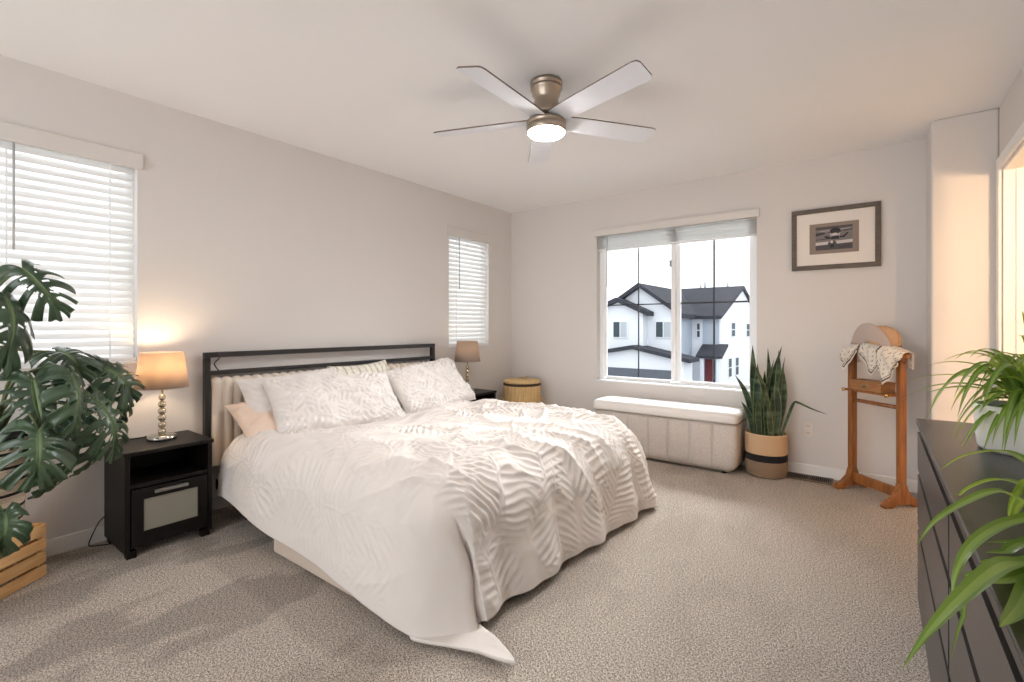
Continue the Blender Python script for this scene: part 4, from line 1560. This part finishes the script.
while z < 0.40:
    bk.cur = 1 if (k % 5 == 4) else 0
    bk.lathe(coil(z, z + 0.012, rfm, 1), n=48, closed=False)
    z += 0.012
    k += 1
bk.cur = 1
bk.lathe([(0.137, z), (0.143, z + 0.006), (0.143, z + 0.016), (0.132, z + 0.02), (0.126, z), (0.126, z - 0.05)], n=48, closed=False)
bk.build('basket', [MT['weave'], MT['basket_black']], mon)
for s in (-1, 1):
    bkx = MB().tube([(0.14 * math.cos(rad(40) + s * 0.3 * math.cos(a)) * (1.0), 0.14 * math.sin(rad(40) + s * 0.3 * math.cos(a)), 0.0) for a in (0, 1)], 0.001, 4)
MB().lathe([(0.127, 0.34), (0.127, 0.375), (0.001, 0.385)], n=40).build('soil', MT['soil'], mon)


def monstera_leaf(base, tip, width, normal, seed, curl=0.05, cup=0.5, slits=5, holes=True, pet=None):
    """Heart-shaped blade with deep slits between the veins, midrib raised, drooping tip."""
    rg = random.Random(seed)
    base, tip = Vector(base), Vector(tip)
    L = (tip - base).length
    D = (tip - base).normalized()
    Nn = Vector(normal)
    Nn = (Nn - D * Nn.dot(D)).normalized()
    Lt = D.cross(Nn).normalized()
    nu, nv = 90, 14
    o_v, o_f, o_m = [], [], []
    for s in (-1, 1):
        start = len(o_v)
        sl = []
        for k in range(slits):
            c = 0.12 + (k + 0.5 + rg.uniform(-.12, .12)) * 0.74 / slits
            sl.append((c, rg.uniform(0.024, 0.052), rg.uniform(0.22, 0.44)))
        hl = [(c + 0.065, 0.016, rg.uniform(0.14, 0.2), rg.uniform(0.30, 0.42)) for (c, _, _) in sl[:-1]] if holes else []
        for i in range(nu + 1):
            u = i / nu
            um = u ** 1.15
            ang = rad(-62 + 132 * u ** 0.85)                # vein sweep: back at the heart, forward at the tip
            ln = width * 0.5 * (0.86 + 0.34 * math.sin(PI * min(1, u * 1.15))) * (1 - 0.55 * u ** 4)
            mid_ = base + D * (L * 0.86 * um) + Nn * (curl * math.sin(PI * um * 0.9) - curl * 1.6 * um * um)
            wv = 1 + 0.03 * math.sin(u * 40 + seed)
            for j in range(nv + 1):
                v = j / nv
                dv = Lt * s * math.cos(ang) + D * math.sin(ang + 0.25 * v)
                p = mid_ + dv * (ln * v * wv) - Nn * (cup * ln * v * v * (0.6 + 0.4 * math.cos(ang))) + Nn * (0.006 * math.sin(u * 50 + s) * v)
                p = p + Nn * 0.10 * width * v * (1 - v) * cup
                p.z -= 0.10 * ln * v * v
                o_v.append(p)
        m = nv + 1
        for i in range(nu):
            for j in range(nv):
                u, v = (i + 0.5) / nu, (j + 0.5) / nv
                cut = False
                for (c, wd, v0) in sl:
                    if v > v0 and abs(u - c) < wd * min(1.0, (v - v0) / 0.15 + 0.3):
                        cut = True
                for (c, wd, va, vb) in hl:
                    if va < v < vb and abs(u - c) < wd:
                        cut = True
                if cut:
                    continue
                q = (start + i * m + j, start + i * m + j + 1, start + (i + 1) * m + j + 1, start + (i + 1) * m + j)
                o_f.append(q if s > 0 else q[::-1])
                o_m.append(1 if j == 0 else 0)
    me = bpy.data.meshes.new('leaf')
    me.from_pydata([tuple(p) for p in o_v], [], o_f)
    me.materials.append(MT['monstera'])
    me.materials.append(MT['vein'])
    me.polygons.foreach_set('material_index', o_m)
    me.polygons.foreach_set('use_smooth', [True] * len(o_f))
    me.update()
    o = bpy.data.objects.new('leaf', me)
    COL.objects.link(o)
    o.parent = mon
    sd = o.modifiers.new('solid', 'SOLIDIFY')
    sd.thickness = 0.0018
    b0 = Vector((0.0, 0.0, 0.38)) + Vector((rg.uniform(-.03, .03), rg.uniform(-.03, .03), 0))
    if pet is None:
        pet = [b0.lerp(base, 0.35) + Vector((-0.03, 0, 0.16)), b0.lerp(base, 0.8) + Vector((0, 0, 0.09))]
    else:
        pet = [Vector(q) for q in pet]
    pp = MB().tube(smooth_path([b0] + pet + [base], 6), 0.0075, 7, 0.004)
    pp.build('petiole', MT['stem'], o)
    return o


def wx(px, py, X):
    a = YAW
    d = Vector((-math.sin(a) * FPX + math.cos(a) * (px - 512), math.cos(a) * FPX + math.sin(a) * (px - 512), HOR - py))
    return Vector((CX, 0, CZ)) + d * ((X - CX) / d.x)


def ml(b, tp, width, nrm, seed, **kw):
    monstera_leaf(wx(*b) - pc, wx(*tp) - pc, width, nrm, seed, **kw)


ml((22, 268, 0.42), (66, 314, 0.50), 0.19, (0.70, -0.30, 0.55), 1, slits=4, curl=0.03, cup=0.8, pet=[wx(-30, 330, 0.35) - pc, wx(-2, 287, 0.40) - pc])
ml((4, 296, 0.45), (14, 372, 0.62), 0.20, (0.85, 0.35, 0.3), 2, slits=3, cup=0.8)
ml((33, 380, 0.55), (44, 438, 0.64), 0.29, (0.93, -0.15, 0.30), 3, slits=6, curl=0.01, cup=0.2)
ml((56, 352, 0.40), (88, 372, 0.50), 0.20, (0.50, -0.1, 0.85), 4, slits=3, holes=False, curl=0.04, pet=[wx(-20, 345, 0.35) - pc, wx(20, 350, 0.38) - pc])
ml((100, 366, 0.40), (143, 398, 0.42), 0.21, (0.45, -0.35, 0.8), 5, slits=4, curl=0.04, pet=[wx(-10, 352, 0.3) - pc, wx(55, 358, 0.36) - pc])
ml((70, 372, 0.64), (82, 440, 0.70), 0.15, (0.80, 0.55, 0.3), 6, slits=3, cup=0.8, curl=0.03)
ml((94, 398, 0.50), (126, 458, 0.52), 0.22, (0.7, 0.3, 0.6), 7, slits=5, curl=0.04)
ml((38, 430, 0.66), (38, 484, 0.74), 0.22, (0.80, 0.05, 0.58), 8, slits=4, curl=0.03, cup=0.7)
ml((76, 430, 0.45), (46, 506, 0.46), 0.16, (0.75, 0.62, 0.1), 9, slits=3, cup=0.8)
ml((98, 422, 0.38), (86, 482, 0.38), 0.12, (0.8, 0.6, 0.0), 10, slits=3, cup=0.8)
ml((4, 512, 0.50), (2, 556, 0.56), 0.15, (0.95, 0.1, 0.25), 11, slits=2, holes=False, pet=[wx(-20, 505, 0.40) - pc, wx(-8, 500, 0.46) - pc])
ml((112, 372, 0.34), (130, 432, 0.36), 0.16, (0.8, 0.3, 0.4), 12, slits=4, cup=0.8)

# ---------------------------------------------------------------- outside
struct(MB().box((-60, 6, -3.25), (40, 90, -3.05)).build('ground', MT['street']))
hs = thing('neighbour_house', 'white two-storey house with dark gabled roofs seen outside the window', 'house', (-5, 24, -3.05))
HO = Vector((-5, 24, -3.05))
G = -3.05


def hb_(name, m, a, b, parent=None):
    return MB().box((a[0] - HO.x, a[1] - HO.y, a[2] - HO.z), (b[0] - HO.x, b[1] - HO.y, b[2] - HO.z)).build(name, m, parent or hs)


def X_(px, Y):
    return at(px, 300, Y).x


def Z_(px, py, Y):
    return at(px, py, Y).z


def gable_front(x0, x1, apex_x, y0, y1, eave_z, apex_z, over=0.35, th=0.22):
    """Gabled block whose gable faces the room: wall prism, two roof slopes with dark verge."""
    MB().prism([(x0 - HO.x, G - HO.z), (x1 - HO.x, G - HO.z), (x1 - HO.x, eave_z - HO.z), (apex_x - HO.x, apex_z - HO.z), (x0 - HO.x, eave_z - HO.z)], (y0 - HO.y, y1 - HO.y)).build('wall', MT['siding'], hs)
    for (ex, sgn) in ((x0, -1), (x1, 1)):
        sl = (apex_z - eave_z) / abs(apex_x - ex)
        ox_ = ex + sgn * over
        oz = eave_z - over * sl
        MB().prism([(apex_x - HO.x, apex_z - HO.z + 0.02), (ox_ - HO.x, oz - HO.z + 0.02), (ox_ - HO.x, oz - HO.z + 0.02 + th), (apex_x - HO.x, apex_z - HO.z + 0.02 + th)], (y0 - HO.y - over, y1 - HO.y)).build('roof', MT['shingle'], hs)


def hwin(px0, px1, py0, py1, Y, split=True):
    x0, x1 = X_(px0, Y), X_(px1, Y)
    z1, z0 = Z_((px0 + px1) / 2, py0, Y), Z_((px0 + px1) / 2, py1, Y)
    w = hb_('window', MT['siding'], (x0 - 0.06, Y - 0.06, z0 - 0.06), (x1 + 0.06, Y + 0.02, z1 + 0.06))
    xm = (x0 + x1) / 2
    if split:
        hb_('pane', MT['hglass'], (x0, Y - 0.075, z0), (xm - 0.03, Y - 0.055, z1), w)
        p = hb_('pane', MT['curtain'], (xm + 0.03, Y - 0.075, z0), (x1, Y - 0.055, z1), w)
    else:
        zm = (z0 + z1) / 2
        hb_('pane', MT['hglass'], (x0, Y - 0.075, z0), (x1, Y - 0.055, zm - 0.03), w)
        hb_('pane', MT['hglass'], (x0, Y - 0.075, zm + 0.03), (x1, Y - 0.055, z1), w)


cz = CZ
# main front gable
ya = 24.5
gable_front(X_(602, ya), X_(678, ya), X_(640.5, ya), ya, 34, cz + 0.62, cz + 2.05)
# small bump-out gable
yb = 23.9
gable_front(X_(592, yb), X_(643, yb), X_(618.5, yb), yb, 24.6, cz + 0.66, cz + 1.28)
# garage
yg = 23.3
gable_front(X_(581, yg), X_(684, yg), X_(633.5, yg), yg, 24.6, Z_(684, 361.5, yg), Z_(633.5, 349, yg), th=0.18)
hb_('garage_door', MT['garage'], (X_(590, yg), yg - 0.05, G), (X_(671.5, yg), yg + 0.02, Z_(640, 368.8, yg)))
hwin(614, 627, 322, 337, yb)
hwin(656.5, 671, 322, 337, ya)
# right block, ridge along x, gable end facing the room's right
yc0, yc1 = 26.7, 36.7
xr = X_(720.5, yc0)
xl = X_(660, yc0)
ez, rzg = cz + 0.50, cz + 2.25
MB().prism([(yc0 - HO.y, G - HO.z), (yc1 - HO.y, G - HO.z), (yc1 - HO.y, ez - HO.z), ((yc0 + yc1) / 2 - HO.y, rzg - HO.z), (yc0 - HO.y, ez - HO.z)], (xl - HO.x, xr - HO.x), 'x').build('wall', MT['siding'], hs)
ym = (yc0 + yc1) / 2
sl = (rzg - ez) / (ym - yc0)
for (e0, sg) in ((yc0, -1), (yc1, 1)):
    oy_ = e0 + sg * 0.45
    oz = ez - 0.45 * sl
    MB().prism([(ym - HO.y, rzg - HO.z + 0.02), (oy_ - HO.y, oz - HO.z + 0.02), (oy_ - HO.y, oz - HO.z + 0.2), (ym - HO.y, rzg - HO.z + 0.2)], (xl - HO.x - 1, xr - HO.x + 0.15), 'x').build('roof', MT['shingle'], hs)
# grey siding panels
hb_('siding_panel', MT['siding_blue'], (X_(703, yc0), yc0 - 0.05, G), (X_(719, yc0), yc0, ez))
hb_('siding_panel', MT['siding_blue'], (X_(678, ya), ya + 0.01, G), (X_(678, ya) + 0.04, 26.69, ez))
hwin(697.5, 700, 323.5, 337, yc0 - 0.01, False)
hwin(688, 690.5, 368, 380, yc0 - 0.01, False)
hb_('front_door', MT['red_door'], (X_(705.5, yc0), yc0 - 0.1, G), (X_(713, yc0), yc0 - 0.04, Z_(709, 359, yc0)))
# porch roof
yp = 25.4
xa, xb = X_(695.5, yp), X_(722, yp)
za, zb = Z_(708, 358.5, yp), Z_(708, 346, yc0)
MB().prism([(yp - HO.y, za - HO.z), (yc0 - HO.y, zb - HO.z), (yc0 - HO.y, zb - HO.z + 0.12), (yp - HO.y, za - HO.z + 0.12)], (xa - HO.x, xb - HO.x), 'x').build('porch_roof', MT['shingle'], hs)
for xx in (xa + 0.2, xb - 0.3):
    hb_('porch_post', MT['siding'], (xx, yp + 0.1, G), (xx + 0.15, yp + 0.25, za))
# gable end windows (facing +x)


def gwin(px0, px1, py0, py1):
    c = Vector((CX, 0, CZ))
    def y_on(px, py):
        p = wx(px, py, xr)
        return p
    a, b_ = y_on(px0, py0), y_on(px1, py1)
    w = MB().box((xr - HO.x - 0.02, a.y - HO.y - 0.08, b_.z - HO.z - 0.06), (xr - HO.x + 0.05, b_.y - HO.y + 0.08, a.z - HO.z + 0.06)).build('window', MT['siding'], hs)
    zm = (a.z + b_.z) / 2
    for (q0, q1) in ((b_.z, zm - 0.03), (zm + 0.03, a.z)):
        MB().box((xr - HO.x + 0.045, a.y - HO.y, q0 - HO.z), (xr - HO.x + 0.065, b_.y - HO.y, q1 - HO.z)).build('pane', MT['hglass'], w)


gwin(731, 734, 323, 336)
gwin(746, 749, 324, 336)
gwin(728, 730.5, 359, 376)
gwin(735, 737.5, 358, 374)
for px in (700.5, 705, 727.5):
    pq = at(px, 288, ym + 0.2)
    MB().tube([(pq.x - HO.x, pq.y - HO.y, rzg - HO.z), (pq.x - HO.x, pq.y - HO.y, rzg - HO.z + (0.62 if px == 705 else 0.45))], 0.07, 8).build('roof_vent', MT['curtain'], hs)
